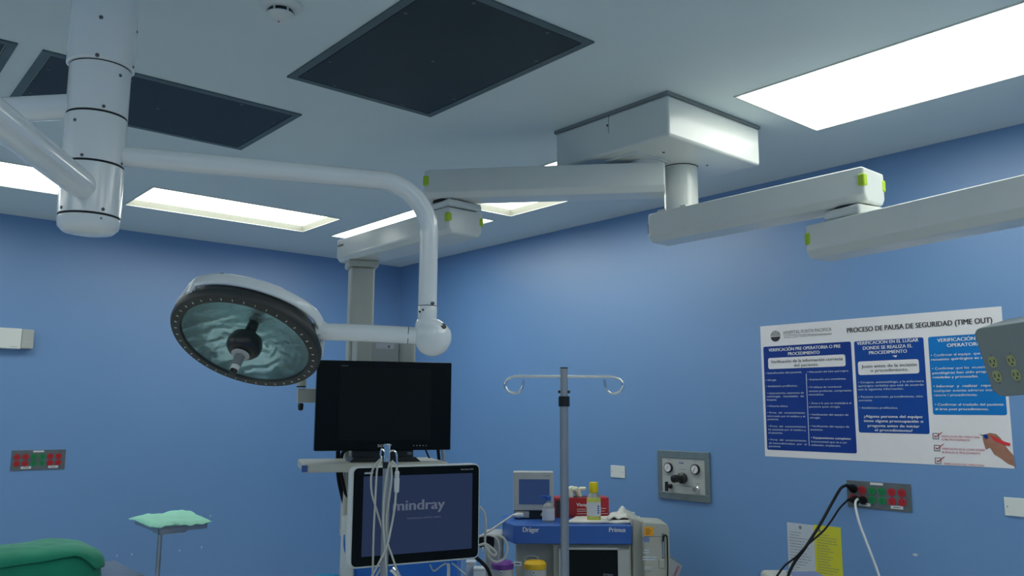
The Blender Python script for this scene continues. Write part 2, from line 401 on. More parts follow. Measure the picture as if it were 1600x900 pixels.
# the two arms leaving to the left
zA = zc(150); dA = (on(8, 155, 2, zA)-on(100, 150, 2, zA)); dA.z = 0; dA.normalize()
MB().m('lampwhite').tube([V((CX, CY, zA))+dA*0.06, V((CX, CY, zA))+dA*1.05], 0.034, 32, 0).build('arm', SL)
zD = zc(290); q = on(0, 189, 2, zD); dD = q-V((CX, CY, zD)); dD.z = 0; dD.normalize()
st = V((CX, CY, zD))
MB().m('lampwhite').lathe([(0.030, 0.035), (0.034, 0.075), (0.036, 0.12), (0.036, 1.0)], st, dD, 36).build('arm', SL)
# long right arm and its bend down to the lamp
zB = zc(228)
p1 = on(330, 257, 2, zB); dB = p1-V((CX, CY, zB)); dB.z = 0; dB.normalize()
# vertical drop pipe: where picture column 668 meets the vertical plane of the arm
def meet(px, py):
    d = ray(px, py); n = V((-dB.y, dB.x, 0)); t = (V((CX, CY, zB))-CAM).dot(n)/d.dot(n); return CAM+d*t
drop = meet(668, 478); Lr = (V((drop.x, drop.y, 0))-CCOL).length; DP = (drop-CAM).dot(FW)
RP = 14.6/FPX*DP; RB = 0.15
E0 = V((CX, CY, zB))
path = [E0+dB*0.05, E0+dB*(Lr-RB)]
for k in range(1, 17):
    a = pi/2*k/16; path.append(E0+dB*(Lr-RB+RB*sin(a))+Z*(-RB+RB*cos(a)))
path.append(V((drop.x, drop.y, drop.z)))
MB().m('lampwhite').tube(path, RP, 36, 0).build('arm', SL)
rng = [V((drop.x, drop.y, drop.z)), Z*-1]
MB().m('seam').lathe([(RP*0.98, -0.004), (RP*0.98, 0.004)], drop, -Z, 36).build('seam_ring', SL)
MB().m('lampwhite').lathe([(RP*1.0, 0.002), (RP*1.03, 0.004), (RP*1.03, 0.036), (RP*0.98, 0.040)], drop, -Z, 40).build('collar', SL)
SR = 29.5/FPX*DP
bc = at(676, 526, DP+0.01)
jt = MB().m('lampwhite')
top = drop - Z*0.038; nn = 14; rings = []
prof = []
for k in range(nn+1):
    a = k/nn; prof.append(a)
# body blended from pipe to sphere
vs = []; SEG = 40
rows = [(top, RP*0.97)]
for k in range(1, 22):
    th = pi*(0.16+0.84*k/21); zz = bc.z+SR*cos(th)*1.06; rr = max(SR*sin(th), 0.002)
    f = min(1, k/6); cx = top.x+(bc.x-top.x)*f; cy = top.y+(bc.y-top.y)*f
    if k <= 3: rr = max(rr, RP*1.0)
    rows.append((V((cx, cy, zz)), rr))
for c_, r_ in rows:
    for k in range(SEG): vs.append(c_+V((r_*cos(2*pi*k/SEG), r_*sin(2*pi*k/SEG), 0)))
fs = []
for i in range(len(rows)-1):
    for k in range(SEG): k2 = (k+1) % SEG; fs.append((i*SEG+k, i*SEG+k2, (i+1)*SEG+k2, (i+1)*SEG+k))
fs.append(tuple(range(SEG))); fs.append(tuple((len(rows)-1)*SEG+k for k in range(SEG)))
jt.add(vs, fs); jt.build('ball_joint', SL, ang=60)
pm = bc + (ray(693, 510)*-1).normalized()*SR*0.62 + RT*0.035 + UP*0.035
sd = (pm-bc).normalized()
MB().m('dark').lathe([(0.010, 0), (0.010, 0.003)], bc+sd*(SR*0.985), sd, 16).build('vent_cap', SL)
for (x, y) in ((656, 487), (661, 484)):
    p = at(x, y, DP-RP*1.02); MB().m('black').lathe([(0.003, -0.002), (0.003, 0.0025)], p, -FW, 10).build('screw', SL)
p = at(676, 474, DP-RP*0.9); MB().m('screw').lathe([(0.005, -0.004), (0.005, 0.003)], p, (-FW+RT*0.5).normalized(), 12).build('screw', SL)
# lamp head
HC = at(383, 537, DP-0.05); HR = 118/FPX*(DP-0.05)
tc_ = (CAM-HC).normalized(); rr_ = (RT - tc_*RT.dot(tc_)).normalized(); uu_ = tc_.cross(rr_)
e1 = (rr_*cos(radians(21)) - uu_*sin(radians(21))).normalized()
mi_ = (-rr_*sin(radians(21)) - uu_*cos(radians(21)))
tl = math.asin(0.53)
NL = (mi_*cos(tl)+tc_*sin(tl)).normalized()     # the way the lamp shines
e2 = NL.cross(e1).normalized()
if e2.dot(uu_) < 0: e2 = -e2
def hp(phi, r, h): return HC + e1*(HR*r*cos(radians(phi))) + e2*(HR*r*sin(radians(phi))) - NL*(HR*h)
HD = MB().m('dark').lathe([(HR*0.845, 0.02*HR), (HR*0.86, -0.012*HR), (HR*0.98, 0.0), (HR, 0.03*HR), (HR, 0.10*HR), (HR*0.97, 0.14*HR), (HR*0.90, 0.30*HR), (HR*0.55, 0.46*HR), (0.01, 0.48*HR)], HC, -NL, 72, cap=False, x=e1).build('lamp_head', SL)
rf = MB().m('reflector').lathe([(HR*0.85, 0.025*HR), (HR*0.80, 0.12*HR), (HR*0.70, 0.20*HR), (HR*0.5, 0.29*HR), (HR*0.28, 0.34*HR), (0.01, 0.35*HR)], HC, -NL, 72, cap=False, x=e1).build('reflector', HD)
MB().m('glass').lathe([(HR*0.848, 0.016*HR), (0.004, 0.010*HR)], HC, -NL, 64, cap=False, x=e1).build('cover_glass', HD)
MB().m('black').lathe([(HR*0.07, 0.345*HR), (HR*0.08, 0.13*HR), (HR*0.20, 0.09*HR), (HR*0.232, 0.0), (HR*0.225, -0.08*HR), (HR*0.18, -0.14*HR), (HR*0.08, -0.17*HR)], HC, -NL, 48, x=e1).build('bulb_shield', HD)
hb = HC + NL*(0.165*HR)
MB().m('lightgrey').lathe([(HR*0.112, 0), (HR*0.122, 0.015*HR), (HR*0.112, 0.035*HR), (HR*0.07, 0.04*HR)], hb, NL, 36, x=e1).build('handle_flange', HD)
MB().m('grey').lathe([(HR*0.068, 0), (HR*0.060, 0.14*HR), (HR*0.052, 0.17*HR)], hb+NL*0.035*HR, NL, 28, x=e1).build('handle', HD)
MB().m('white').lathe([(HR*0.055, 0), (HR*0.055, 0.065*HR)], hb+NL*0.20*HR, NL, 28, x=e1).build('handle_ring', HD)
MB().m('black').lathe([(HR*0.05, 0), (HR*0.045, 0.045*HR), (HR*0.02, 0.06*HR)], hb+NL*0.262*HR, NL, 24, x=e1).build('handle_tip', HD)
mk = MB().m('label')
for k in range(40):
    ph = 360*k/40+4; a = hp(ph, 0.915, -0.012); d = (hp(ph, 1.0, 0)-hp(ph, 0.9, 0)).normalized(); tt = NL.cross(d)
    mk.cbox(a, d*(HR*0.032), tt*(HR*0.007), NL*(HR*0.012))
mk.build('rim_mark', HD)['kind'] = 'stuff'
# white yoke hugging the back of the head
yk = MB().m('lampwhite'); NY = 34
cen = []
for k in range(NY+1):
    f = k/NY; ph = 160-(160-28)*f
    r = 0.95+0.02*sin(pi*f); h = 0.36 - 0.10*sin(pi*min(1, f*1.15)) 
    wd = 0.072+0.022*(1-f)+0.02*max(0, f-0.7)/0.3
    cen.append((ph, r, h, wd))
vs = []; SG = 14
for ph, r, h, wd in cen:
    for j in range(SG):
        a = 2*pi*j/SG; ca = abs(cos(a))**0.7*(1 if cos(a) > 0 else -1); sa = abs(sin(a))**0.7*(1 if sin(a) > 0 else -1)
        vs.append(hp(ph, r+0.032*ca, h+wd*sa))
fs = []
for i in range(NY):
    for j in range(SG): j2 = (j+1) % SG; fs.append((i*SG+j, i*SG+j2, (i+1)*SG+j2, (i+1)*SG+j))
fs.append(tuple(range(SG))); fs.append(tuple(NY*SG+j for j in range(SG)))
yk.add(vs, fs); YK = yk.build('yoke', SL, ang=60)
yb = MB().m('lampwhite').cbox(hp(157, 0.955, 0.27), (hp(157, 0.955, 0.36)-hp(157, 0.955, 0.12)), (hp(151, 0.955, 0.3)-hp(163, 0.955, 0.3)), (hp(157, 1, 0.3)-hp(157, 0.92, 0.3)))
yb.build('pivot_block', YK, bevel=0.010, seg=3)
for pa in (166, 14):
    a = hp(pa, 0.985, 0.10); b = hp(pa-(6 if pa > 90 else -8), 0.955, 0.36)
    d = (b-a); tt = NL.cross(V(a-HC)).normalized()
    MB().m('white').cbox((a+b)/2, d, tt*(HR*0.20), (a-HC).normalized()*(HR*0.06)).build('mounting_pad', YK, bevel=0.004)
MB().m('dark').cbox(hp(132, 0.955, 0.372), (hp(126, .93, .45)-hp(138, .93, .45)), NL*0.004, (hp(132, 1, .45)-hp(132, .93, .45))*0.6).build('control_strip', YK, bevel=0.002)
# arm between yoke and ball joint
ys = hp(34, 0.96, 0.30)
la = MB().m('lampwhite')
pts = [ys-e1*0.0, at(500, 518, DP-0.03), at(560, 520, DP-0.02), at(640, 524, DP)]
la.tube([pts[0], pts[0]*0.35+pts[1]*0.65, pts[1], pts[2], pts[3], bc], (13.0/FPX*DP, 13.5/FPX*DP), 28, 8)
la.build('lamp_arm', SL)
for x in (642,): pass
MB().m('seam').lathe([(13.8/FPX*DP, 0), (13.8/FPX*DP, 0.002)], at(637, 523.8, DP), (pts[3]-pts[2]), 28).build('seam_ring', SL)

# ------------------------------------------------------------------ ceiling box of the supply pendants
bx = (2.405, 3.010, 1.924, 2.539); ZB = 2.626
t = thing('ceiling_box', ((bx[0]+bx[1])/2, (bx[2]+bx[3])/2, ZC), 'white square ceiling box from which both jointed supply arms hang', 'ceiling box')
MB().m('white').box((bx[0], bx[2], ZB), (bx[1], bx[3], ZC-0.012)).build('housing', t, bevel=0.012, seg=3)
MB().m('strip').box((bx[0]-0.004, bx[2]-0.004, ZC-0.014), (bx[1]+0.004, bx[3]+0.004, ZC)).build('sealing_strip', t)
MB().m('seam').box((bx[0]-0.0006, 2.226, ZB+0.085), (bx[0]+0.002, 2.2275, ZC-0.014)).build('seam', t)
for p in ((bx[0], 2.2335, ZC-0.055), (bx[0], 2.236, ZC-0.004)):
    MB().m('black').lathe([(0.004, -0.001), (0.004, 0.002)], p, (-1, 0, 0), 10).build('screw', t)
for (x, y) in ((1037, 238), (1105, 258)):
    p = on(x, y, 2, ZB); MB().m('black').lathe([(0.005, -0.001), (0.005, 0.002)], p, (0, 0, -1), 12).build('screw', t)
MB().m('white').box((2.46, 2.13, ZB-0.010), (2.66, 2.30, ZB+0.001)).build('bearing_plate', t)

def beam(mb, p, d, L0, L1, w, z0, z1, ch=0.022, tip=0.012):
    """arm along d through p, from -L0 to L1"""
    s_ = Z.cross(d)
    sec = [(-w/2, z1), (w/2, z1), (w/2, z0+ch), (w/2-ch*0.8, z0), (-w/2+ch*0.8, z0), (-w/2, z0+ch)]
    rows = []
    zm = (z0+z1)/2
    for l, k in ((-L0, 0.93), (-L0+tip, 1.0), (L1-tip, 1.0), (L1, 0.93)):
        rows.append([V((p.x, p.y, 0))+d*l+s_*(a*k)+Z*(zm+(b-zm)*k) for a, b in sec])
    n = 6; vs = [q for r in rows for q in r]; fs = [tuple(range(n)), tuple(3*n+i for i in range(n))]
    for i in range(3):
        for k in range(n): k2 = (k+1) % n; fs.append((i*n+k, i*n+k2, (i+1)*n+k2, (i+1)*n+k))
    return mb.add(vs, fs)
def bumpers(parent, p, d, L, w, zm, ends, hh=0.044):
    s_ = Z.cross(d)
    for e in ends:
        for sg in (-1, 1):
            c = V((p.x, p.y, zm))+d*((L-0.010)*1.0*(1 if e > 0 else 1))+s_*(sg*(w/2-0.009))
            MB().m('lime').cbox(c, d*0.026, s_*0.026, Z*hh).build('bumper', parent, bevel=0.007, seg=3)

# ---- pendant carrying the monitors
d1 = V((-0.667, 0.745, 0)).normalized(); W1 = 0.150
piv1 = V((2.594, 2.200, 0)); el1 = V((2.034, 2.826, 0)); L1 = (el1-piv1).length; d1 = (el1-piv1).normalized()
PM = thing('ceiling_pendant', (piv1.x, piv1.y, ZB), 'white jointed ceiling pendant with square column carrying the black monitor and shelf', 'ceiling pendant')
mb = MB().m('white'); beam(mb, piv1, d1, 0.078, L1+0.080, W1, 2.478, 2.600, 0.024); A1 = mb.build('upper_arm', PM, bevel=0.006)
MB().m('white').cyl(piv1+Z*2.598, piv1+Z*(ZB-0.009), 0.068, seg=40).build('bearing', PM)
bumpers(A1, piv1, d1, L1+0.080, W1, 2.552, (1,))
MB().m('seam').cyl(el1+Z*2.474, el1+Z*2.480, 0.055, seg=32).build('seam_ring', PM)
d1b = V((0.0, 1, 0)); el1c = V((2.078, 2.832, 0))
MB().m('white').cbox(el1c+V((0.006, 0.0, 2.4585)), V((0.178, 0, 0)), V((0, 0.165, 0)), Z*0.034).build('joint', PM, bevel=0.012, seg=3)
MB().m('seam').cyl(el1c+Z*2.437, el1c+Z*2.443, 0.068, seg=32).build('seam_ring', PM)
mb = MB().m('white'); beam(mb, el1c+V((0.004, 0, 0)), d1b, 0.085, 0.86, 0.184, 2.325, 2.438, 0.022); A1b = mb.build('lower_arm', PM, bevel=0.006)
bumpers(A1b, el1c+V((0.004, 0, 0)), -d1b, 0.083, 0.184, 2.395, (1,), 0.04)
MB().m('dark').box((1.9885, 3.62, 2.400), (1.9905, 3.67, 2.410)).build('name_plate', A1b)
cc = V((2.085, 3.600, 0))
rS = V((0.921, -0.389, 0)).normalized(); bS = V((0.389, 0.921, 0)).normalized()
MB().m('cream').cbox(cc+Z*2.310, rS*0.150, bS*0.150, Z*0.034).build('column_flange', PM, bevel=0.01)
MB().m('cream').cbox(cc+Z*(2.294+1.0)/2, rS*0.118, bS*0.118, Z*(2.294-1.0)).build('column', PM, bevel=0.014, seg=3)
zt = at(600, 524, 3.95).z
fc = at(602, 560, 3.90); fc.z = 0
wB = 92/FPX*3.9
bo = at(557, 560, 3.84); bo.z = 0
MB().m('cream').obox(bo+Z*1.02, rS*(24/FPX*3.9), bS*0.34, Z*(zt-1.02)).build('side_panel', PM, bevel=0.008)
MB().m('lightgrey').obox(bo+rS*(24/FPX*3.9)+bS*0.012+Z*1.02, rS*(42/FPX*3.9), bS*0.20, Z*(zt-1.025)).build('carriage', PM, bevel=0.003)
MB().m('cream').obox(bo+rS*(66/FPX*3.9)+Z*1.02, rS*(27/FPX*3.9), bS*0.34, Z*(zt-1.035)).build('side_panel', PM, bevel=0.024, seg=4)
lb = bo+rS*(30/FPX*3.9)+bS*0.0105; lb.z = at(600, 545, 3.9).z
MB().m('label').obox(lb, rS*0.085, bS*0.001, Z*0.026).m('greyink').obox(lb+rS*0.055+Z*0.004-bS*0.0003, rS*0.010, bS*0.001, Z*0.012).build('type_label', PM)
# side bracket and knob at the left of the monitor
bl = at(464, 640, 3.80)
MB().m('cream').obox(at(464, 629, 3.80), rS*(100/FPX*3.8), bS*0.05, Z*(22/FPX*3.8)).build('side_bracket', PM, bevel=0.006)
p = at(471, 604, 3.82); MB().m('cream').cyl(p, p+Z*0.03, 0.021, seg=20).build('post', PM)
MB().m('black').cyl(p-Z*0.004, p+Z*0.002, 0.022, seg=20).build('seam_ring', PM)
p = at(470, 630, 3.82); MB().m('black').lathe([(0.010, 0), (0.013, 0.008), (0.011, 0.030), (0.004, 0.034)], p, -Z, 16).build('knob', PM)
# shelf
ZSH = at(600, 724, 3.55).z
sh0 = at(474, 728, 3.47); sh0.z = ZSH-0.036; shw = 216/FPX*3.60*1.04
MB().m('cream').obox(sh0, rS*shw, bS*0.40, Z*0.036).build('shelf', PM, bevel=0.008)
MB().m('bumpblue').obox(sh0-rS*0.006-bS*0.004+Z*0.003, rS*0.024, bS*0.03, Z*0.028).build('corner_bumper', PM, bevel=0.004)
MB().m('bumpblue').obox(sh0+rS*(shw-0.018)-bS*0.004+Z*0.003, rS*0.024, bS*0.03, Z*0.028).build('corner_bumper', PM, bevel=0.004)

# ---- pendant going right with the socket console
pv2 = V((2.785, 2.168, 0)); el2 = V((2.785, 1.415, 0)); W2 = 0.150
PR = thing('ceiling_pendant', (pv2.x, pv2.y, ZB), 'white jointed ceiling pendant arm reaching right, with a grey socket console below it', 'ceiling pendant')
MB().m('white').lathe([(0.074, 0), (0.074, 0.004), (0.071, 0.006), (0.071, 0.10), (0.071, 0.194)], pv2+Z*ZB, -Z, 48).build('pivot_tube', PR)
MB().m('seam').cyl(pv2+Z*(ZB-0.004), pv2+Z*(ZB+0.0), 0.0745, seg=48).build('seam_ring', PR)
MB().m('white').box((2.725, 2.10, 2.430), (2.845, 2.25, 2.448)).build('bearing_plate', PR, bevel=0.004)
mb = MB().m('white'); beam(mb, pv2, V((0, -1, 0)), 0.125, 0.753+0.082, W2, 2.312, 2.435, 0.024); A2 = mb.build('upper_arm', PR, bevel=0.006)
bumpers(A2, pv2, V((0, -1, 0)), 0.753+0.082, W2, 2.388, (1,))
MB().m('bumpblue').cbox(V((2.722, 2.290, 2.372)), V((0.016, 0, 0)), V((0, 0.012, 0)), Z*0.042).build('end_strip', A2, bevel=0.003)
MB().m('seam').cyl(el2+Z*2.309, el2+Z*2.313, 0.066, seg=32).build('seam_ring', PR)
d3 = V((-0.19, -0.982, 0)).normalized(); s3 = Z.cross(d3)
MB().m('white').cbox(el2+Z*2.290, d3*0.155, s3*0.135, Z*0.038).build('joint', PR, bevel=0.012, seg=3)
MB().m('seam').cyl(el2+Z*2.269, el2+Z*2.272, 0.064, seg=32).build('seam_ring', PR)
mb = MB().m('white'); beam(mb, el2-s3*0.0, d3, 0.155, 0.90, W2, 2.148, 2.270, 0.026); A3 = mb.build('lower_arm', PR, bevel=0.006)
bumpers(A3, el2, -d3, 0.153, W2, 2.220, (1,))
ce = el2+d3*0.82
MB().m('white').cyl(ce+Z*1.93, ce+Z*2.15, 0.05, seg=36).build('drop_tube', PR)
# console: slanted face with sockets
TL_ = at(1520, 514, 2.12); BL_ = at(1549, 622, 2.10); TR_ = at(1600, 502, 2.04)
aR = (TR_-TL_).normalized(); aD = (BL_-TL_); Hh = aD.length; aD = (aD - aR*aD.dot(aR)*0.0).normalized()
nB = aR.cross(aD).normalized()
if nB.dot(FW) < 0: nB = -nB
# make the top meet the drop tube
cw = 0.46
def cpt(a, b, c=0.0): return TL_+aR*a+aD*b+nB*c
rr = 0.018; outl = []
for (ca, cb, a0) in ((rr, rr, 180), (cw-rr, rr, 270), (cw-rr, Hh-rr*1.6, 0), (rr*1.9, Hh-rr*1.6, 90)):
    rad = rr if cb < 0.1 else rr*1.6
    for k in range(5):
        a = radians(a0+90*k/4); outl.append(cpt(ca+rad*cos(a), cb+rad*sin(a)))
MB().m('bluegrey').prism(outl, nB*0.26).build('console', PR, bevel=0.004, seg=2)
ctop = cpt(cw*0.55, 0.02, 0.13)
MB().m('white').tube([V((ce.x, ce.y, 1.96)), V((ce.x, ce.y, 1.90)), ctop+Z*0.04, ctop-Z*0.02], 0.05, 24, 4).build('console_neck', PR)
def face_pt(px, py):
    d = ray(px, py); t = (TL_-CAM).dot(nB)/d.dot(nB); return CAM+d*t
for (x, y) in ((1551.5, 565.5), (1580.5, 563.5), (1558.5, 588), (1588, 585.5)):
    p = face_pt(x, y); a2 = (face_pt(x+3.5, y+10)-p).normalized(); a1 = aR
    ov = [p + a1*(0.0098*cos(2*pi*k/20)) + a2*(0.0165*max(-0.85, min(0.85, sin(2*pi*k/20)))) for k in range(20)]
    so = MB().m('sockcream').prism([q-nB*0.003 for q in ov], nB*0.004)
    for sx in (-0.0045, 0.0045): so.m('black').cbox(p-nB*0.0032+a1*sx-a2*0.002, a1*0.002, a2*0.008, nB*0.001)
    so.m('black').lathe([(0.0022, 0), (0.0022, 0.0008)], p-nB*0.003+a2*0.008, -nB, 8)
    so.build('socket', PR)
for (x, y) in ((1549, 555), (1578, 552), (1562, 599), (1592, 597)):
    MB().m('screw').lathe([(0.0018, 0), (0.0018, 0.001)], face_pt(x, y), -nB, 8).build('screw', PR)

# ------------------------------------------------------------------ monitors
def panel_frame(bl, br, height):
    r = (br-bl); r.z = 0; wd = r.length; r.normalize(); b = V((-r.y, r.x, 0)); 
    if b.dot(FW) < 0: b = -b
    return bl.copy(), r, b, wd, height
o, r, b, wd, h = panel_frame(at(490.5, 705, 3.58), at(704, 701, 3.76), 0.390)
T = thing('monitor', V((o.x, o.y, ZSH))+r*wd/2+b*0.1, 'large black widescreen monitor, switched off, standing on the pendant shelf', 'monitor')
def P_(u, v, w=0.0): return o+r*u+Z*v+b*w
MB().m('gloss').obox(P_(0, 0), r*wd, b*0.045, Z*h).build('bezel', T, bevel=0.004)
MB().m('black').obox(P_(0.08, 0.05, 0.045), r*(wd-0.16), b*0.04, Z*(h-0.10)).build('back_cover', T, bevel=0.01)
MB().m('scr').obox(P_(wd*0.165, 0.045, -0.0008), r*(wd*0.68), b*0.002, Z*(h-0.075)).build('screen', T)
mb = MB(); mb.m('label'); mb.text('SONY', P_(wd*0.505, 0.015, -0.0015), r, Z, 0.011, 0.062, 'CENTER', 0.02)
mb.build('logo', T); mb = MB().m('greyink'); mb.text('SONY', P_(wd*0.20, h-0.026, -0.0015), r, Z, 0.006, 0.03, 'CENTER'); mb.build('small_logo', T)
for k in range(5):
    MB().m('grey').lathe([(0.003, 0), (0.003, 0.0015)], P_(wd*0.72+0.014*k, 0.02, 0), -b, 10).build('button', T)
zn = o.z-ZSH
MB().m('black').obox(P_(wd*0.275, -zn+0.008, 0.02), r*(wd*0.45), b*0.05, Z*(zn+0.05)).build('stand', T, bevel=0.004)
st_ = MB().m('black').prism([P_(wd*0.25, -zn, -0.02), P_(wd*0.77, -zn, -0.02), P_(wd*0.73, -zn+0.020, -0.02), P_(wd*0.28, -zn+0.020, -0.02)], b*0.17); st_.build('base', T, bevel=0.003)
MB().m('greyink').obox(P_(wd*0.68, -0.020, 0.0185), r*0.02, b*0.001, Z*0.012).build('badge', T)

o, r, b, wd, h = panel_frame(at(545.5, 890, 3.06), at(749, 873, 3.30), 0.368)
# cart that carries the patient monitor
hr = V((RT.x, RT.y, 0)).normalized(); hb_ = V((FW.x, FW.y, 0)).normalized(); r_m, b_m = r, b; r, b = hr, hb_
CT0 = at(533, 880, 3.50); CT0.z = 0
T = thing('equipment_cart', CT0+r*0.3, 'blue equipment cart with white side frame behind the patient monitor', 'cart')
ztop = at(540, 797, 3.52).z
MB().m('cartblue').obox(CT0+r*0.022+b*0.02+Z*0.12, r*0.46, b*0.30, Z*(ztop-0.12)).build('body', T, bevel=0.015, seg=3)
def cpx(x, y): return at(x, y, 3.48)
pl = [cpx(530, 900), cpx(532, 850), cpx(534, 806), cpx(551, 804), cpx(552, 840), cpx(552, 900)]
pl = [V((q.x, q.y, q.z)) for q in pl]
lo = V((pl[0].x, pl[0].y, 0.10)); lo2 = V((pl[-1].x, pl[-1].y, 0.10))
MB().m('white').prism([lo]+pl+[lo2], b*0.03).build('side_frame', T, bevel=0.006)
q = cpx(541, 843); MB().m('cartblue').prism([q+r*(0.011*cos(2*pi*k/20))+Z*(0.055*sin(2*pi*k/20))-b*0.003 for k in range(20)], b*0.01).build('grip_insert', T)
for i, (u, v) in enumerate(((0.04, 0.05), (0.44, 0.05), (0.04, 0.32), (0.44, 0.32))):
    q = CT0+r*u+b*v; MB().m('rubber').cyl(q-r*0.012+Z*0.05, q+r*0.012+Z*0.05, 0.05).build('caster', T)
    MB().m('grey').cbox(q+Z*0.095, r*0.03, b*0.03, Z*0.05).build('caster_fork', T)
r, b = r_m, b_m
T = thing('patient_monitor', V((o.x, o.y, o.z))+r*wd/2, 'patient monitor with black bezel and dark blue start screen showing mindray', 'patient monitor')
def rrect(u0, v0, u1, v1, rad, w, n=5):
    out = []
    for (cu, cv, a0) in ((u0+rad, v0+rad, 180), (u1-rad, v0+rad, 270), (u1-rad, v1-rad, 0), (u0+rad, v1-rad, 90)):
        for k in range(n+1): a = radians(a0+90*k/n); out.append(P_(cu+rad*cos(a), cv+rad*sin(a), w))
    return out
MB().m('white').prism(rrect(0, 0, wd, h, 0.024, 0.004), b*0.042).build('casing', T, bevel=0.003)
MB().m('gloss').prism(rrect(0.008, 0.007, wd-0.006, h-0.006, 0.018, 0.0), b*0.006).build('bezel', T)
sx0, sx1, sy0, sy1 = wd*0.085, wd*0.935, h*0.112, h*0.90
MB().m('scrblue').obox(P_(sx0, sy0, -0.001), r*(sx1-sx0), b*0.002, Z*(sy1-sy0)).build('screen', T)
mb = MB().m('scrtxt'); mb.text('mindray', P_(wd*0.31, h*0.545, -0.0018), r, Z, h*0.105, wd*0.40, 'LEFT', 0.02)
mb.build('screen_lettering', T)
mb = MB().m('scrtxt'); mb.text('healthcare within reach', P_(wd*0.42, h*0.455, -0.0018), r, Z, h*0.018, wd*0.26); mb.build('screen_motto', T)
mb = MB().m('whiteink').text('mindray', P_(wd*0.09, h*0.925, -0.001), r, Z, h*0.022, wd*0.065, 'LEFT', 0.03)
mb.build('brand_lettering', T); mb = MB().m('label').text('BeneVision N22', P_(wd*0.84, h*0.935, -0.001), r, Z, h*0.014, wd*0.10)
mb.build('model_lettering', T)
MB().m('black').lathe([(0.003, 0), (0.003, 0.001)], P_(wd*0.06, h*0.05, 0), -b, 10).build('power_button', T)
MB().m('white').obox(P_(wd*0.40, h*0.35, 0.046), r*0.10, b*0.26, Z*0.09).build('mount_arm', T, bevel=0.01)

# ------------------------------------------------------------------ infusion stands
def iv_hook(mb, root, dirv, L, loop, rad, up=0.0):
    pts = [root, root+dirv*(L*0.5), root+dirv*(L-loop*0.35)]
    c = root+dirv*(L-loop*0.15)-Z*loop
    for k in range(9):
        a = radians(80-35*k); pts.append(c+dirv*(loop*cos(a))+Z*(loop*sin(a)))
    mb.tube(pts, rad, 10, 5)
# big stand
ZT = at(881, 575, 2.9).z; c = at(881.5, 650, 2.9); c.z = 0
T = thing('infusion_stand', c, 'tall grey infusion stand with two looped chrome hooks before the anaesthesia machine', 'infusion stand')
s_ = 2.9/FPX
MB().m('alu').cyl(c+Z*0.12, c+Z*(ZT-0.10), 6.6*s_, seg=28).build('pole', T)
MB().m('alu').cyl(c+Z*(ZT-0.14), c+Z*ZT, 6.4*s_, seg=6).build('hook_head', T, bevel=0.002)
MB().m('black').cyl(c+Z*ZT, c+Z*(ZT+0.003), 6.6*s_, seg=20).build('end_cap', T)
MB().m('black').cyl(c+Z*(at(881, 635, 2.9).z), c+Z*(at(881, 619, 2.9).z), 8.8*s_, seg=28).build('clamp', T, bevel=0.002)
hr = V((RT.x, RT.y, 0)).normalized()
for sg in (-1, 1):
    mb = MB().m('chrome'); root = c+Z*at(881, 588, 2.9).z+hr*(sg*0.008)
    pts = [root, root+hr*sg*(60*s_)]
    cc_ = root+hr*sg*(71*s_)-Z*(13.0*s_)
    pxs = [(70, 0.0), (78, 1.5), (86, 6), (89, 14), (85, 22), (76, 26.5), (67, 24.5), (62, 17), (60, 5)]
    pts = [root, root+hr*sg*(25*s_), root+hr*sg*(52*s_)]+[root+hr*sg*(x*s_)-Z*(y*s_)+V((FW.x, FW.y, 0))*(-0.001*i) for i, (x, y) in enumerate(pxs)]
    mb.tube(pts, 2.1*s_, 12, 6); mb.build('hook', T)
    p = c+hr*sg*(6.6*s_)+Z*at(881, 612, 2.9).z; MB().m('black').lathe([(0.005, -0.002), (0.005, 0.006)], p, hr*sg, 12).build('screw', T)
def stand_base(T, c, r0):
    for k in range(5):
        a = 2*pi*k/5+0.3; d = V((cos(a), sin(a), 0))
        MB().m('steel').tube([c+Z*0.13, c+d*0.15+Z*0.11, c+d*0.30+Z*0.085], 0.014, 10, 3).build('leg', T)
        MB().m('rubber').cyl(c+d*0.30+Z*0.035-Z.cross(d)*0.012, c+d*0.30+Z*0.035+Z.cross(d)*0.012, 0.035, seg=20).build('caster', T)
        MB().m('grey').cbox(c+d*0.30+Z*0.078, d*0.02, Z.cross(d)*0.02, Z*0.03).build('caster_fork', T)
stand_base(T, c, 0.02)
# thin stand with cords
D2 = 2.72; s_ = D2/FPX; c = at(603.5, 760, D2); c.z = 0
T = thing('infusion_stand', c, 'slim chrome infusion stand hung with pale cords before the patient monitor', 'infusion stand')
zt2 = at(605, 694, D2).z; zk = at(605, 732, D2).z
MB().m('chrome').cyl(c+Z*zk, c+Z*zt2, 5.2*s_, seg=8).build('hook_head', T, bevel=0.0015)
MB().m('black').cyl(c+Z*zk, c+Z*(zk+10*s_), 6.6*s_, seg=24).build('clamp', T)
MB().m('alu').cyl(c+Z*0.12, c+Z*zk, 6.0*s_, seg=24).build('pole', T)
for sg, pp in ((-1, [(-3, 12), (-8, 8), (-10, 16), (-8, 24), (-12, 27)]), (1, [(3, 12), (10, 10), (15, 16), (16, 34), (14, 46)])):
    MB().m('chrome').tube([c+Z*(zt2-y*s_)+hr*(x*s_)-V((FW.x, FW.y, 0))*0.004 for x, y in pp], 1.5*s_, 10, 6).build('hook', T)
stand_base(T, c, 0.02)
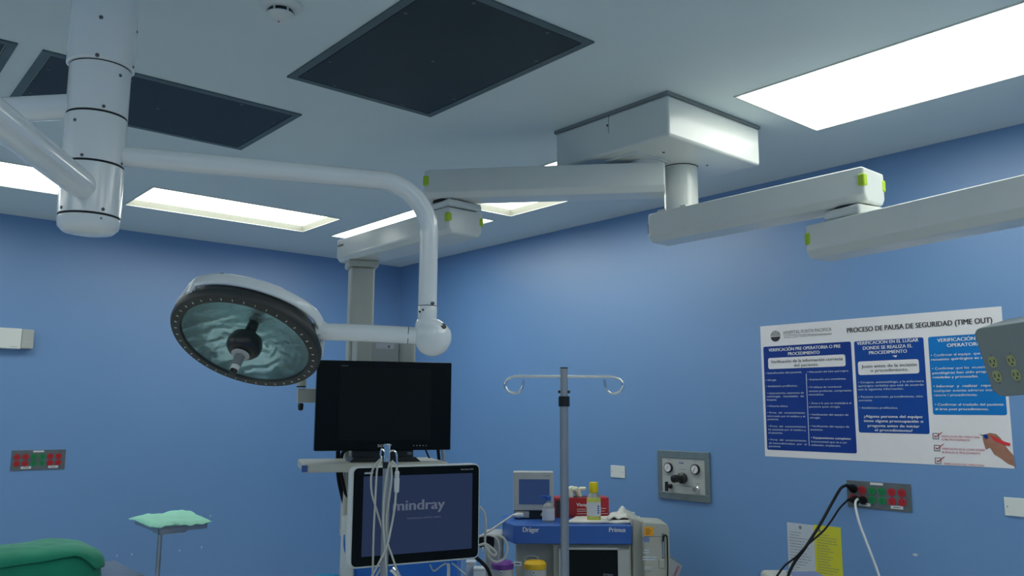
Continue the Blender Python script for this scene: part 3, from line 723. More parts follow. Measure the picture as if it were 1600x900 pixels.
# cords hanging on the thin stand
cords = [
    ([(596, 716), (585, 728), (580, 745), (581, 770), (588, 795), (596, 822), (602, 850), (598, 880), (588, 900), (580, 915)], 0.02, 'pale cord looping furthest left of the slim infusion stand'),
    ([(597, 718), (590, 730), (588, 750), (586, 790), (584, 830), (583, 870), (582, 910)], 0.035, 'pale cord hanging straight at the left of the slim infusion stand'),
    ([(609, 722), (604, 745), (600, 780), (599, 820), (602, 860), (604, 910)], 0.045, 'pale cord running down along the front of the slim pole'),
    ([(610, 722), (612, 745), (608, 780), (604, 810), (605, 845), (613, 870), (621, 895), (624, 912)], 0.030, 'pale cord veering right near the bottom of the slim stand'),
    ([(612, 720), (619, 728), (620, 740), (617, 790), (610, 830), (604, 855), (593, 878), (580, 902), (572, 915)], 0.055, 'pale cord with the inline plug that crosses left at the bottom'),
]
for i, (pp, fwd, lab) in enumerate(cords):
    pts = [at(x, y, D2-fwd) for x, y in pp]
    t = thing('cord', pts[0], lab, 'cord', 'cords on the slim infusion stand')
    MB().m('cord_w').tube(pts, 0.0034, 8, 6).build('wire', t)
    if i == 4:
        p = at(619.5, 770, D2-0.055); q = at(620.5, 737, D2-0.055)
        MB().m('label').lathe([(0.004, 0), (0.0075, 0.004), (0.0085, 0.03), (0.0085, 0.045), (0.006, 0.049), (0.0075, 0.052), (0.0075, 0.066), (0.004, 0.07)], p, q-p, 16).build('connector', t)

# black cables behind the monitors
t = thing('cable', at(530, 705, 3.62), 'thick black cable curving down left behind the patient monitor', 'cable', 'black cables hanging behind the monitors')
MB().m('rubber').tube([at(x, y, 3.95) for x, y in ((529, 690), (528, 715), (529, 745), (535, 775), (543, 805), (548, 840))], 0.010, 10, 6).build('wire', t)
t = thing('cable', at(536, 705, 3.62), 'black cable arching out behind the left foot of the big monitor', 'cable', 'black cables hanging behind the monitors')
MB().m('rubber').tube([at(x, y, 3.93) for x, y in ((552, 700), (541, 703), (534, 712), (533, 740), (540, 770), (549, 800), (556, 840))], 0.0085, 10, 6).build('wire', t)
t = thing('cable', at(684, 705, 3.7), 'black cable dropping behind the right end of the pendant shelf', 'cable', 'black cables hanging behind the monitors')
MB().m('rubber').tube([at(x, y, 3.98) for x, y in ((683, 690), (685, 708), (687, 730), (690, 770))], 0.008, 10, 6).build('wire', t)
t = thing('cable', at(664, 705, 3.7), 'thin black cable slanting behind the monitor stand', 'cable', 'black cables hanging behind the monitors')
MB().m('rubber').tube([at(x, y, 3.95) for x, y in ((662, 695), (668, 710), (676, 728), (684, 760))], 0.004, 8, 5).build('wire', t)
t = thing('cable', at(692, 705, 3.7), 'pale grey cable bending over the right end of the shelf', 'cable')
MB().m('lightgrey').tube([at(x, y, 3.98) for x, y in ((684, 698), (691, 703), (693, 716), (693, 740), (692, 780))], 0.008, 10, 6).build('wire', t)

# ------------------------------------------------------------------ anaesthesia machine
DM = 4.2
mo = at(803, 850, DM); mr = hr.copy(); mb_ = V((FW.x, FW.y, 0)).normalized()
ZS0 = mo.z; ZS1 = at(803, 821, DM).z; mw = 185/FPX*DM
mo.z = 0
def Q(u, w, z): return mo+mr*u+mb_*w+Z*z
K = DM/FPX
AM = thing('anaesthesia_machine', Q(mw/2, 0.2, 0), 'anaesthesia machine with a blue top slab, beige body and dark display', 'anaesthesia machine')
MB().m('dblue').prism([Q(0, 0, ZS0), Q(mw, 0, ZS0), Q(mw, 0.42, ZS0), Q(-0.06, 0.42, ZS0), Q(-0.06, 0.16, ZS0)], Z*(ZS1-ZS0)).build('top_slab', AM, bevel=0.005)
MB().m('machine').obox(Q(0.012, 0.12, 0.14), mr*(mw*0.33), mb_*0.32, Z*(ZS0-0.142)).build('body', AM, bevel=0.008)
MB().m('machine').obox(Q(mw*0.335, 0.03, 0.14), mr*(mw*0.665+0.0), mb_*0.42, Z*(ZS0-0.142)).build('screen_housing', AM, bevel=0.008)
mb = MB().m('lightgrey'); x0 = 70*K; x1 = 181*K; zz1 = ZS0-0.016; zz0 = ZS0-0.30
for (a0, b0, a1, b1) in ((x0, zz1-0.012, x1, zz1), (x0, zz0, x1, zz0+0.012), (x0, zz0, x0+0.016, zz1), (x1-0.060, zz0, x1, zz1)):
    mb.obox(Q(a0, 0.005, b0), mr*(a1-a0), mb_*0.03, Z*(b1-b0))
mb.build('display_frame', AM, bevel=0.002)
MB().m('scr').obox(Q(x0+0.014, 0.018, zz0+0.01), mr*(x1-x0-0.07), mb_*0.015, Z*(zz1-zz0-0.02)).build('display', AM)
MB().m('scrtxt').text('Dräger', Q(140*K, 0.0165, at(950, 899, DM).z), mr, Z, 0.011, 0.05).build('display_text', AM)
for y in (872, 896):
    p = at(980, y, DM-0.01); MB().m('white').cbox(p+mb_*0.012, mr*0.020, mb_*0.008, Z*0.018).build('button', AM, bevel=0.003)
mb = MB().m('whiteink')
mb.text('Dräger', Q(14*K, -0.0015, at(817, 831.5, DM).z), mr, Z, 7.5*K, 25*K, 'LEFT', 0.02)
mb.build('brand_lettering', AM); mb = MB().m('whiteink')
mb.text('Primus', Q(149*K, -0.0015, at(952, 831.5, DM).z), mr, Z, 7.0*K, 25.5*K, 'LEFT', 0.015)
mb.build('model_lettering', AM)
# beige rounded cheek at the right of the slab
ck = [Q(mw+0.002, 0.02, 0.14), Q(mw+26*K, 0.02, 0.14), Q(mw+26*K, 0.02, ZS1-0.05), Q(mw+24*K, 0.02, ZS1-0.002), Q(mw+19*K, 0.02, ZS1+0.022), Q(mw+10*K, 0.02, ZS1+0.034), Q(mw+0.002, 0.02, ZS1+0.040)]
MB().m('machine').prism(ck, mb_*0.36).build('side_cheek', AM, bevel=0.014, seg=3)
# absorber / ventilator unit on the right
ux = mw+16*K; MR = Q(ux, -0.06, 0)
zt_ = at(1020, 818, 4.14).z
ck = [Q(ux, -0.06, 0.30), Q(ux+39*K, -0.06, 0.30), Q(ux+39*K, -0.06, zt_-0.03), Q(ux+36*K, -0.06, zt_-0.006), Q(ux+30*K, -0.06, zt_), Q(ux+2*K, -0.06, zt_+0.004), Q(ux, -0.06, zt_-0.02)]
MB().m('machine').prism(ck, mb_*0.20).build('side_unit', AM, bevel=0.006, seg=3)
MB().m('seam').obox(Q(ux+0.001, -0.0606, at(1020, 839, 4.14).z), mr*(38*K), mb_*0.001, Z*0.0015).build('seam', AM)
def Qp(x, y, w=-0.062):
    d = ray(x, y); p0 = Q(0, w, 0); t = (p0-CAM).dot(mb_)/d.dot(mb_); return CAM+d*t
p = Qp(1007, 837); mb = MB().m('orange').obox(p, mr*(14*K), mb_*0.001, Z*(13*K)); mb.m('ink')
for k in range(4): mb.obox(p-mb_*0.0004+mr*0.005+Z*(0.006+0.008*k), mr*(0.02+0.012*((k*7) % 3)/3), mb_*0.0005, Z*0.0025)
mb.build('warning_sticker', AM)
MB().m('bluelab').obox(Qp(1004.5, 847), mr*(10*K), mb_*0.001, Z*(7.5*K)).build('label_strip', AM)
mb = MB().m('mutedink')
for (x, y, l) in ((1006, 860, 8), (1005, 864, 9), (1004, 871, 22), (1004, 875, 20)): mb.obox(Qp(x, y), mr*(l*K), mb_*0.0005, Z*0.004)
mb.build('printed_lines', AM)
MB().m('grey').obox(Qp(1034.5, 873), mr*(4.5*K), mb_*0.004, Z*(38*K)).build('flow_tube', AM, bevel=0.002)
MB().m('chrome').obox(Qp(1036, 870, -0.066), mr*(1.4*K), mb_*0.004, Z*(33*K)).build('flow_scale', AM)
MB().m('machine').obox(Qp(1030, 888, -0.068), mr*(8*K), mb_*0.012, Z*(13*K)).build('knob_block', AM, bevel=0.003)
MB().m('lightgrey').obox(Qp(1007, 892, -0.068), mr*(11*K), mb_*0.012, Z*(6*K)).build('latch', AM, bevel=0.003)
MB().m('rubber').tube([Qp(x, y, -0.075) for x, y in ((1036, 846), (1037, 839), (1040, 836), (1042.5, 841), (1043, 860), (1043.5, 885), (1043, 905))], 0.0035, 8, 6).build('cord', AM)
# chassis on wheels
MB().m('grey').obox(Q(0.0, 0.05, 0.08), mr*mw, mb_*0.42, Z*0.07).build('chassis', AM, bevel=0.01)
for (u, v) in ((0.05, 0.1), (mw-0.05, 0.1), (0.05, 0.4), (mw-0.05, 0.4)):
    q = Q(u, v, 0.045); MB().m('rubber').cyl(q-mr*0.015, q+mr*0.015, 0.045).build('caster', AM)
# handle hoop in the bay
MB().m('lightgrey').tube([at(x, y, DM+0.08) for x, y in ((820, 882), (821, 871), (828, 868), (838, 869), (841, 874), (840, 884))], 0.007, 10, 6).build('hoop', AM)
# vaporisers
for (x, key, lab, xt) in ((785, 'purple', 'cylindrical vaporiser with purple lid beside the black mains plugs', 0), (836, 'yellow', 'cylindrical vaporiser with yellow lid below the blue slab', 1)):
    p = at(x, 888, 4.12); rr = 17.5/FPX*4.12
    t = thing('vaporiser', V((p.x, p.y, p.z-0.22)), lab, 'vaporiser', 'vaporisers on the anaesthesia machine')
    MB().m('lightgrey').lathe([(rr*0.95, -0.22), (rr, -0.20), (rr, -0.01), (rr*0.97, 0.0)], p, Z, 36).build('body', t)
    MB().m(key).lathe([(rr*0.99, 0.0), (rr*1.01, 0.006), (rr*1.0, 0.024), (rr*0.85, 0.034), (rr*0.5, 0.037)], p, Z, 36).build('lid', t)
    q = at(x-2, 895, 4.12-rr-0.002); MB().m('whiteink').lathe([(0.007, 0), (0.007, 0.002)], q, -mb_, 14).m('ink').lathe([(0.0042, 0.002), (0.0042, 0.0026)], q, -mb_, 12).build('seal', t)
p = at(803, 884, 4.1); t = thing('tag', p, 'small white paper tag between the purple and yellow vaporisers', 'tag')
MB().m('label').obox(p, mr*0.038, mb_*0.002, Z*0.020).m('ink').obox(p+mr*0.006+Z*0.007-mb_*0.0004, mr*0.024, mb_*0.001, Z*0.005).build('paper', t)
MB().m('cord_w').tube([p+Z*0.010, p-mr*0.012+Z*0.014, p-mr*0.022+Z*0.012], 0.0015, 6, 4).build('string', t)

ZT1 = ZS1+0.0005
def onslab(x, y): q = on(x, y, 2, ZT1); return q
# small monitor on the slab
d0 = 4.5; s_ = d0/FPX; p = onslab(834, 811); p = Q((p-mo).dot(mr), (p-mo).dot(mb_), ZT1)
t = thing('gas_monitor', p, 'small pale grey monitor with blue screen at the left on the blue slab', 'monitor')
def G(u, w, z): return p+mr*(u*s_)+mb_*w+Z*(z*s_)
MB().m('black').obox(G(-30, 0.01, 0), mr*(60*s_), mb_*0.12, Z*(13*s_)).build('base', t, bevel=0.003)
MB().m('lightgrey').obox(G(-29, 0.005, 1.5), mr*(22*s_), mb_*0.02, Z*(10*s_)).build('front_plate', t, bevel=0.003)
MB().m('lightgrey').lathe([(0.010, 0), (0.012, 0.006), (0.006, 0.010)], G(14, 0.01, 6.5), -mb_, 18).build('dial', t)
z0 = 12.5
MB().m('lightgrey').obox(G(-32, 0.0, z0), mr*(63*s_), mb_*0.08, Z*(59*s_)).build('casing', t, bevel=0.006)
MB().m('scrsmall').obox(G(-23, -0.0012, z0+9.5), mr*(47.5*s_), mb_*0.002, Z*(38*s_)).build('screen', t)
MB().m('greyink').text('Dräger', G(15, -0.001, z0+52), mr, Z, 2.4*s_, 11*s_).build('logo', t)
# cable plugged in the base and running left
a0 = G(-16, -0.006, 6)
t = thing('cable', a0, 'white cable plugged into the small monitor and drooping off to the left', 'cable')
MB().m('label').lathe([(0.006, 0), (0.013, 0.006), (0.015, 0.03), (0.007, 0.06)], a0, (-mr-mb_*0.35), 18).build('plug', t)
MB().m('cord_w').tube([a0-mr*0.055-mb_*0.02, at(800, 806, 4.4), at(788, 814, 4.36), at(772, 825, 4.3), at(754, 836, 4.2), at(742, 842, 4.1)], 0.0055, 10, 6).build('wire', t)
# small clear bottle
p = onslab(857, 815); s_ = (p-CAM).dot(FW)/FPX
t = thing('bottle', p, 'small clear bottle with white label and blue cap on the blue slab', 'bottle')
MB().m('clearp').lathe([(9.3*s_, 0), (9.6*s_, 0.003), (9.6*s_, 22*s_), (8*s_, 26*s_), (3.6*s_, 29*s_), (3.4*s_, 33*s_)], p, Z, 32).build('body', t)
MB().m('label').lathe([(9.8*s_, 3*s_), (9.8*s_, 21*s_)], p, Z, 32, cap=False).build('label_wrap', t)
MB().m('bcap').lathe([(4.2*s_, 32*s_), (4.2*s_, 38*s_), (3*s_, 39.5*s_)], p, Z, 20).m('bcap').cbox(p-mr*(5*s_)+Z*(38*s_), mr*(14*s_), mb_*(5*s_), Z*(3*s_)).build('cap', t, bevel=0.001)
# red box of gloves
p = onslab(910, 809); s_ = (p-CAM).dot(FW)/FPX; p = p+mb_*0.02
gr = (mr*cos(radians(8))+mb_*sin(radians(8))*0.6).normalized(); gb = Z.cross(gr)
t = thing('glove_box', p, 'red glove box with cream gloves sticking out behind the yellow bottle', 'glove box')
def GB(u, w, z): return p+gr*(u*s_)+gb*w+Z*(z*s_)
MB().m('red').obox(GB(-43, 0, 0), gr*(86*s_), gb*0.12, Z*(30*s_)).build('carton', t, bevel=0.004)
MB().m('black').prism([GB(-25+22*cos(2*pi*k/24)+18, 0.06+0.035*sin(2*pi*k/24), 30.1) for k in range(24)], Z*0.001).build('opening', t)
mb = MB().m('whiteink'); mb.text('Viaogra', GB(-9, -0.0012, 17), gr, Z, 5.0*s_, 24*s_, 'LEFT', 0.02)
for (u, z, l) in ((-8, 12, 15), (-8, 9, 18), (-8, 5, 17), (24, 13, 14), (24, 9, 12), (26, 5, 15)): mb.obox(GB(u, -0.001, z), gr*(l*s_), gb*0.0005, Z*0.0025)
mb.m('ink').obox(GB(-41, -0.001, 2), gr*(9*s_), gb*0.0005, Z*(24*s_)); mb.build('print', t)
def glove(base, sc, seed, lab):
    rnd = random.Random(seed); tt = thing('glove', base, lab, 'glove', 'gloves sticking out of the red box')
    g = MB().m('glove')
    g.tube([base-Z*0.01, base+Z*0.015+gr*0.004, base+Z*0.035-gr*0.004, base+Z*0.055-gr*0.010], (0.011*sc, 0.023*sc), 12, 5)
    for k in range(3):
        dv = gr*(rnd.uniform(-0.02, 0.03)+0.012*(k-1))+Z*rnd.uniform(-0.005, 0.012)-gb*0.012
        g.tube([base+Z*0.045-gr*0.006, base+Z*0.05+dv*0.6, base+Z*0.045+dv*1.3], (0.013*sc, 0.009*sc), 10, 4)
    g.build('latex', tt, ang=70)
glove(GB(-19, 0.03, 27), 1.35, 2, 'larger cream glove poking up beside the grey infusion pole')
glove(GB(-3, 0.05, 26), 1.0, 5, 'smaller cream glove poking up nearer the yellow bottle')
# yellow capped bottle
p = onslab(928, 814.5); s_ = (p-CAM).dot(FW)/FPX
pb = p + Z*0.006
t = thing('bottle', pb, 'tall bottle with bright yellow cap and pale label on the white cloth', 'bottle')
MB().m('yliq').lathe([(10*s_, 0), (10.8*s_, 0.003), (10.8*s_, 33*s_), (10.0*s_, 35*s_)], pb, Z, 36).build('body', t)
MB().m('clearp').lathe([(10.0*s_, 35*s_), (8*s_, 40*s_), (5*s_, 43*s_), (4.5*s_, 44*s_)], pb, Z, 36).build('shoulder', t)
MB().m('label').lathe([(10.95*s_, 7*s_), (10.95*s_, 28*s_)], pb, Z, 36, cap=False).build('label_wrap', t)
MB().m('bluelab').text('DEXTRAN', pb+mr*(8.0*s_)-mb_*(8.4*s_)+Z*(11*s_), Z, -mr, 3.0*s_, 14*s_).build('label_print', t) if False else None
mb = MB().m('bcap')
for k in range(4): mb.cbox(pb+mr*(6.0*s_)-mb_*(9.6*s_)+Z*((12+3.4*k)*s_), mr*(2.6*s_), mb_*0.001, Z*(2.2*s_))
mb.build('label_print', t)
MB().m('ycap').lathe([(6.6*s_, 42*s_), (7.2*s_, 43*s_), (6.8*s_, 56*s_), (6.2*s_, 58*s_)], pb, Z, 28).build('cap', t)
# folded white cloth and crumpled glove under the bottle
def cloth(mb, quad, n, thick, fn):
    a, b_, c_, d_ = quad; vs = []; fs = []
    for i in range(n+1):
        for j in range(n+1):
            u = i/n; v = j/n; q = (a*(1-u)+b_*u)*(1-v)+(d_*(1-u)+c_*u)*v; vs.append(q+Z*fn(u, v))
    N = n+1
    for i in range(n):
        for j in range(n): fs.append((i*N+j, (i+1)*N+j, (i+1)*N+j+1, i*N+j+1))
    base = len(vs); vs += [q-Z*thick for q in vs[:]]
    fs += [tuple(base+k for k in reversed(f)) for f in fs[:]]
    edge = [(i, 0) for i in range(n)] + [(n, j) for j in range(n)] + [(n-i, n) for i in range(n)] + [(0, n-j) for j in range(n)]
    ids = [i*N+j for i, j in edge]
    for k in range(len(ids)): k2 = (k+1) % len(ids); fs.append((ids[k], base+ids[k], base+ids[k2], ids[k2]))
    return mb.add(vs, fs)
qd = [onslab(885, 818), onslab(988, 818.5), onslab(1000, 809), onslab(900, 809)]
t = tag(cloth(MB().m('white_fl'), [q+Z*0.008 for q in qd], 22, 0.007, lambda u, v: 0.002+0.004*noise.noise(V((u*6, v*5, 3)))-0.002*abs(u-0.5)*2).build('cloth', loc=qd[0], ang=60), 'flat folded white cloth under the yellow capped bottle', 'cloth')
qd = [onslab(948, 816), onslab(986, 815), onslab(992, 807), onslab(955, 808)]
tag(cloth(MB().m('white_fl'), [q+Z*0.018 for q in qd], 22, 0.006, lambda u, v: 0.006+0.042*math.exp(-((u-0.55)**2+(v-0.6)**2)/0.045)+0.010*noise.noise(V((u*5, v*5, 9)))).build('crumpled_tissue', loc=qd[0], ang=60), 'crumpled white tissue lump at the right end of the blue slab', 'tissue')

# ------------------------------------------------------------------ things between patient monitor and machine
p = at(757, 900, 4.35)
t = thing('suction_unit', V((p.x, p.y, 0)), 'grey box unit standing between the monitor and the anaesthesia machine', 'box unit')
q0 = V((p.x, p.y, 0.0)); ztp = at(770, 836, 4.35).z
MB().m('lightgrey').obox(q0, mr*(29/FPX*4.35), mb_*0.20, Z*(ztp-0.0)).build('casing', t, bevel=0.01)
MB().m('cream').obox(q0+mr*0.01-mb_*0.003+Z*(ztp-0.02), mr*0.08, mb_*0.01, Z*0.014).build('top_rail', t, bevel=0.003)
p = at(748, 856, 4.2)
t = thing('plug', p, 'black mains adapter with cords beside the right edge of the patient monitor', 'plug')
MB().m('rubber').obox(p, mr*(24/FPX*4.2), mb_*0.05, Z*(18/FPX*4.2)).build('adapter', t, bevel=0.008)
MB().m('rubber').cyl(p+mr*0.02+Z*0.03-mb_*0.02, p+mr*0.02+Z*0.03+mb_*0.01, 0.014).build('strain_relief', t)
loops = [
    ([(750, 792), (757, 802), (759, 820), (758, 850), (764, 870), (775, 878), (788, 872), (793, 856), (788, 842), (778, 836)], 3.55, 'white cord hanging in a wide loop right of the patient monitor'),
    ([(748, 852), (758, 850), (768, 856), (775, 864), (772, 868), (764, 862), (758, 852)], 3.50, 'white cord knotted into a small loop below the black adapter'),
    ([(752, 838), (764, 836), (776, 842), (780, 856), (778, 876), (776, 884)], 4.19, 'white cord arching down over the grey box unit'),
]
for pp, dd, lab in loops:
    pts = [at(x, y, dd+0.01*math.sin(i)) for i, (x, y) in enumerate(pp)]
    t = thing('cord', pts[0], lab, 'cord', 'white cords right of the patient monitor'); MB().m('cord_w').tube(pts, 0.0052, 8, 6).build('wire', t)
p = at(753, 858, 3.52); mbx = MB().m('label'); 
for k in range(3): mbx.cyl(p+mr*0.012*k, p+mr*(0.012*k+0.009), 0.009+0.001*k, seg=14)
mbx_t = thing('connector', p, 'ribbed white cable connector at the right edge of the patient monitor', 'connector'); mbx.build('shell', mbx_t)
pts = [at(x, y, 3.4) for x, y in ((742, 870), (752, 878), (761, 888), (766, 900), (768, 912))]
t = thing('cable', pts[0], 'black hose slanting down from the lower right corner of the patient monitor', 'cable'); MB().m('rubber').tube(pts, 0.0075, 10, 6).build('wire', t)
for (x0, x1, y, d, lab) in ((727, 743, 878, 3.75, 'taller small white box below the patient monitor corner'), (739, 758, 888, 3.7, 'lower small white box beside the black hose')):
    p = at(x0, 902, d); zt = at(x0, y, d).z; q0 = V((p.x, p.y, 0.80))
    t = thing('plastic_box', q0, lab, 'box', 'white boxes under the monitor')
    MB().m('white').obox(q0, mr*((x1-x0)/FPX*d), mb_*0.06, Z*(zt-0.80)).build('casing', t, bevel=0.004)
    MB().m('lightgrey').obox(q0-mr*0.001-mb_*0.001+Z*(zt-0.80-0.012), mr*((x1-x0)/FPX*d+0.002), mb_*0.062, Z*0.003).build('lid_seam', t)
# trolley that carries the two boxes
p = at(727, 902, 3.64); q0 = V((p.x, p.y, 0))
t = thing('side_table', q0, 'low side table mostly below the picture under the white boxes', 'table')
MB().m('steel').obox(q0+Z*0.775, mr*0.16, mb_*0.28, Z*0.025).build('table_top', t, bevel=0.003)
for (u, v) in ((0.02, 0.02), (0.14, 0.02), (0.02, 0.26), (0.14, 0.26)): MB().m('steel').cyl(q0+mr*u+mb_*v, q0+mr*u+mb_*v+Z*0.776, 0.010, seg=12).build('leg', t)
# white tube below monitor
pts = [at(700, 881, 3.35), at(701, 890, 3.35), at(700, 915, 3.35)]
t = thing('cable', pts[0], 'white tube hanging from the underside of the patient monitor', 'tube'); MB().m('label').tube(pts, 0.0065, 12, 5).build('wire', t)
for i, (pp, lab) in enumerate((([(672, 882), (678, 892), (690, 884), (698, 880)], 'thin pale wire sagging left of the white tube'), ([(706, 880), (714, 886), (722, 893), (728, 898)], 'thin pale wire slanting right of the white tube'))):
    pts = [at(x, y, 3.36) for x, y in pp]; t = thing('cable', pts[0], lab, 'cable', 'thin wires under the monitor'); MB().m('cord_w').tube(pts, 0.003, 8, 6).build('wire', t)
pts = [at(612, 888, 3.0), at(620, 896, 3.0), at(628, 915, 3.0)]
t = thing('cable', pts[0], 'shiny grey hose bending down right of the slim infusion pole', 'hose'); MB().m('chrome').tube(pts, 0.012, 14, 5).build('hose_body', t)

# bright blue covered stool, lower left of the monitor
p = at(487, 902, 3.4); zt = p.z; q0 = V((p.x, p.y, 0)); q0 = q0
t = thing('stool', q0+mr*0.13, 'stool with bright blue cover just left below the patient monitor', 'stool')
MB().m('cyan').obox(q0+Z*(zt-0.07), mr*(38/FPX*3.4), mb_*0.09, Z*0.07).build('cushion', t, bevel=0.015, seg=3)
for (u, v) in ((0.02, 0.02), (0.09, 0.02), (0.02, 0.09), (0.09, 0.09)): MB().m('steel').cyl(q0+mr*u+mb_*v, q0+mr*u+mb_*v+Z*(zt-0.068), 0.011, seg=12).build('leg', t)

# leaflet bag right of the machine
p = [at(1046, 905, 4.30), at(1043, 868, 4.30), at(1048, 868, 4.30), at(1066, 884, 4.36), at(1060, 905, 4.36)]
t = thing('paper_bag', p[0], 'grey paper with magenta letters wedged behind the anaesthesia machine', 'paper')
MB().m('lightgrey').prism(p, mb_*0.02).build('sheet', t)
a = at(1053, 903, 4.325); bdir = (at(1062, 883, 4.345)-a).normalized(); ndir = -mb_
MB().m('magenta').text('GUANTES', a-mb_*0.012, bdir, ndir.cross(bdir).normalized(), 0.012, 0.066, 'LEFT', 0.02).build('lettering', t)

# ------------------------------------------------------------------ wall fittings (local: x right, z up, front towards -y)
XV = V((1, 0, 0)); YV = V((0, 1, 0))
RW = -pi/2
def rdisc(mb, x, z, r, y0, y1, seg=24): mb.lathe([(r, 0), (r, abs(y0-y1))], (x, y0, z), (0, -1, 0), seg)
def socket_plate(loc, rz, label, second=None):
    t = thing('socket_panel', loc, label, 'socket panel', 'steel medical socket panels', rz)
    Wd, Ht = 0.299, 0.122
    MB().m('steelp').box((0, -0.004, 0), (Wd, 0, Ht)).build('plate', t, local=True, bevel=0.001)
    for i in range(6):
        for j in range(2):
            x = Wd*(0.10+0.153*i); z = Ht*(0.67-0.33*j)
            s = MB().m('green' if i in (2, 3) else 'red'); rdisc(s, x, z, 0.0175, -0.003, -0.007)
            s.m('seam'); 
            for sx in (-0.006, 0.006): s.box((x+sx-0.0012, -0.0076, z-0.001), (x+sx+0.0012, -0.0069, z+0.007))
            rdisc(s, x, z-0.007, 0.0025, -0.0068, -0.0076, 8); s.build('socket', t, local=True)
    for x0 in (0.055, 0.205):
        MB().m('label').box((x0, -0.0048, 0.010), (x0+0.056, -0.0038, 0.024)).m('greyink').box((x0+0.012, -0.0052, 0.015), (x0+0.042, -0.0046, 0.019)).build('label_strip', t, local=True)
    MB().m('label').box((0.115, -0.0048, Ht-0.014), (0.175, -0.0038, Ht-0.003)).build('title_strip', t, local=True)
    for (x, z) in ((0.03, Ht-0.012), (0.12, Ht-0.018), (0.168, Ht-0.018), (0.27, Ht-0.012), (0.125, 0.018), (0.27, 0.058), (0.27, 0.014), (0.222, 0.060)):
        s = MB().m('chrome'); rdisc(s, x, z, 0.0028, -0.0038, -0.0056, 10); s.build('screw', t, local=True)
    return t
M['steelp'] = mat('grey_steel_plate', (0.13, 0.15, 0.16), 0.42, metal=0.35, var=0.12, scale=20)
M['steelf'] = mat('stainless_frame', (0.22, 0.27, 0.27), 0.36, metal=0.55, var=0.10, scale=12)
SPR = socket_plate((XR, 2.042, 1.163), RW, 'grey steel panel of red and green sockets with plugs in, below the big poster')
SPL = socket_plate((1.051, YL, 1.224), 0, 'grey steel panel of red and green sockets, empty, on the left wall')

t = thing('gas_regulator_station', (XR, 3.174, 1.113), 'steel framed gas control panel with two gauges and a black regulator knob', 'gas panel', None, RW)
GW, GH = 0.360, 0.268
mb = MB().m('steelf')
mb.box((0, -0.012, 0), (GW, 0, 0.040)).box((0, -0.012, GH-0.040), (GW, 0, GH)).box((0, -0.012, 0.04), (0.030, 0, GH-0.04)).box((GW-0.032, -0.012, 0.04), (GW, 0, GH-0.04))
mb.build('frame', t, local=True, bevel=0.002)
MB().m('lightgrey').box((0.030, -0.008, 0.040), (GW-0.032, -0.002, GH-0.040)).build('face_plate', t, local=True)
for (x, z) in ((0.082, GH-0.094), (0.268, GH-0.094)):
    s = MB().m('black'); rdisc(s, x, z, 0.028, -0.007, -0.022, 32); g = s.build('gauge', t, local=True, bevel=0.002)
    s = MB().m('paper'); rdisc(s, x, z, 0.0225, -0.0218, -0.0232, 32)
    s.m('ink')
    for k in range(10):
        a = radians(225-30*k); d = V((cos(a), 0, sin(a))); s.cbox(V((x, -0.0235, z))+d*0.018, d*0.006, d.cross(YV)*0.0014, YV*0.0006)
    s.build('dial', g, local=True)
    d = V((0.55, 0, 0.83)).normalized(); MB().m('ink').cbox(V((x, -0.0242, z)), d*0.026, d.cross(YV)*0.0022, YV*0.001).build('needle', g, local=True)
s = MB().m('black'); s.lathe([(0.027, 0), (0.030, 0.006), (0.030, 0.022), (0.024, 0.028), (0.017, 0.032), (0.017, 0.060), (0.021, 0.064), (0.021, 0.088), (0.014, 0.092)], (0.182, -0.008, GH-0.146), (0, -1, 0), 32); s.build('regulator_knob', t, local=True)
s = MB().m('black'); s.lathe([(0.014, 0), (0.014, 0.012), (0.008, 0.016), (0.008, 0.036)], (0.092, -0.008, GH-0.195), (0, -1, 0), 20); s.cbox(V((0.092, -0.046, GH-0.195)), XV*0.014, YV*0.014, Z*0.052); s.build('valve_handle', t, local=True, bevel=0.002)
s = MB().m('chrome'); s.lathe([(0.013, 0), (0.013, 0.006), (0.008, 0.010), (0.008, 0.022), (0.011, 0.024), (0.011, 0.034)], (0.277, -0.008, GH-0.198), (0, -1, 0), 20); s.build('outlet_fitting', t, local=True)
s = MB().m('bcap'); s.text('Dräger', V((0.170, -0.0085, GH-0.068)), XV, Z, 0.0095, 0.034, 'CENTER', 0.02)
s.m('greyink'); 
for (x, z, l) in ((0.07, GH-0.052, 0.022), (0.255, GH-0.052, 0.026), (0.066, GH-0.135, 0.03), (0.150, GH-0.100, 0.05), (0.135, GH-0.190, 0.11), (0.262, GH-0.170, 0.03), (0.075, GH-0.225, 0.03), (0.262, GH-0.226, 0.03)): s.box((x, -0.0086, z), (x+l, -0.0079, z+0.0022))
s.build('lettering', t, local=True)

def blank_plate(loc, rz, label, wd=0.114, ht=0.071):
    t = thing('blank_plate', loc, label, 'wall plate', 'white blank wall plates', rz)
    MB().m('white').box((0, -0.006, 0), (wd, 0, ht)).build('cover', t, local=True, bevel=0.002)
    for x in (0.012, wd-0.016):
        s = MB().m('screw'); rdisc(s, x, ht*0.5, 0.0025, -0.0055, -0.0072, 10); s.build('screw', t, local=True)
blank_plate((XR, 3.543, 1.206), RW, 'small white blank plate on the blue wall above the white cloth')
blank_plate((XR, 1.366, 1.187), RW, 'white blank plate cut by the right picture edge', 0.116, 0.073)

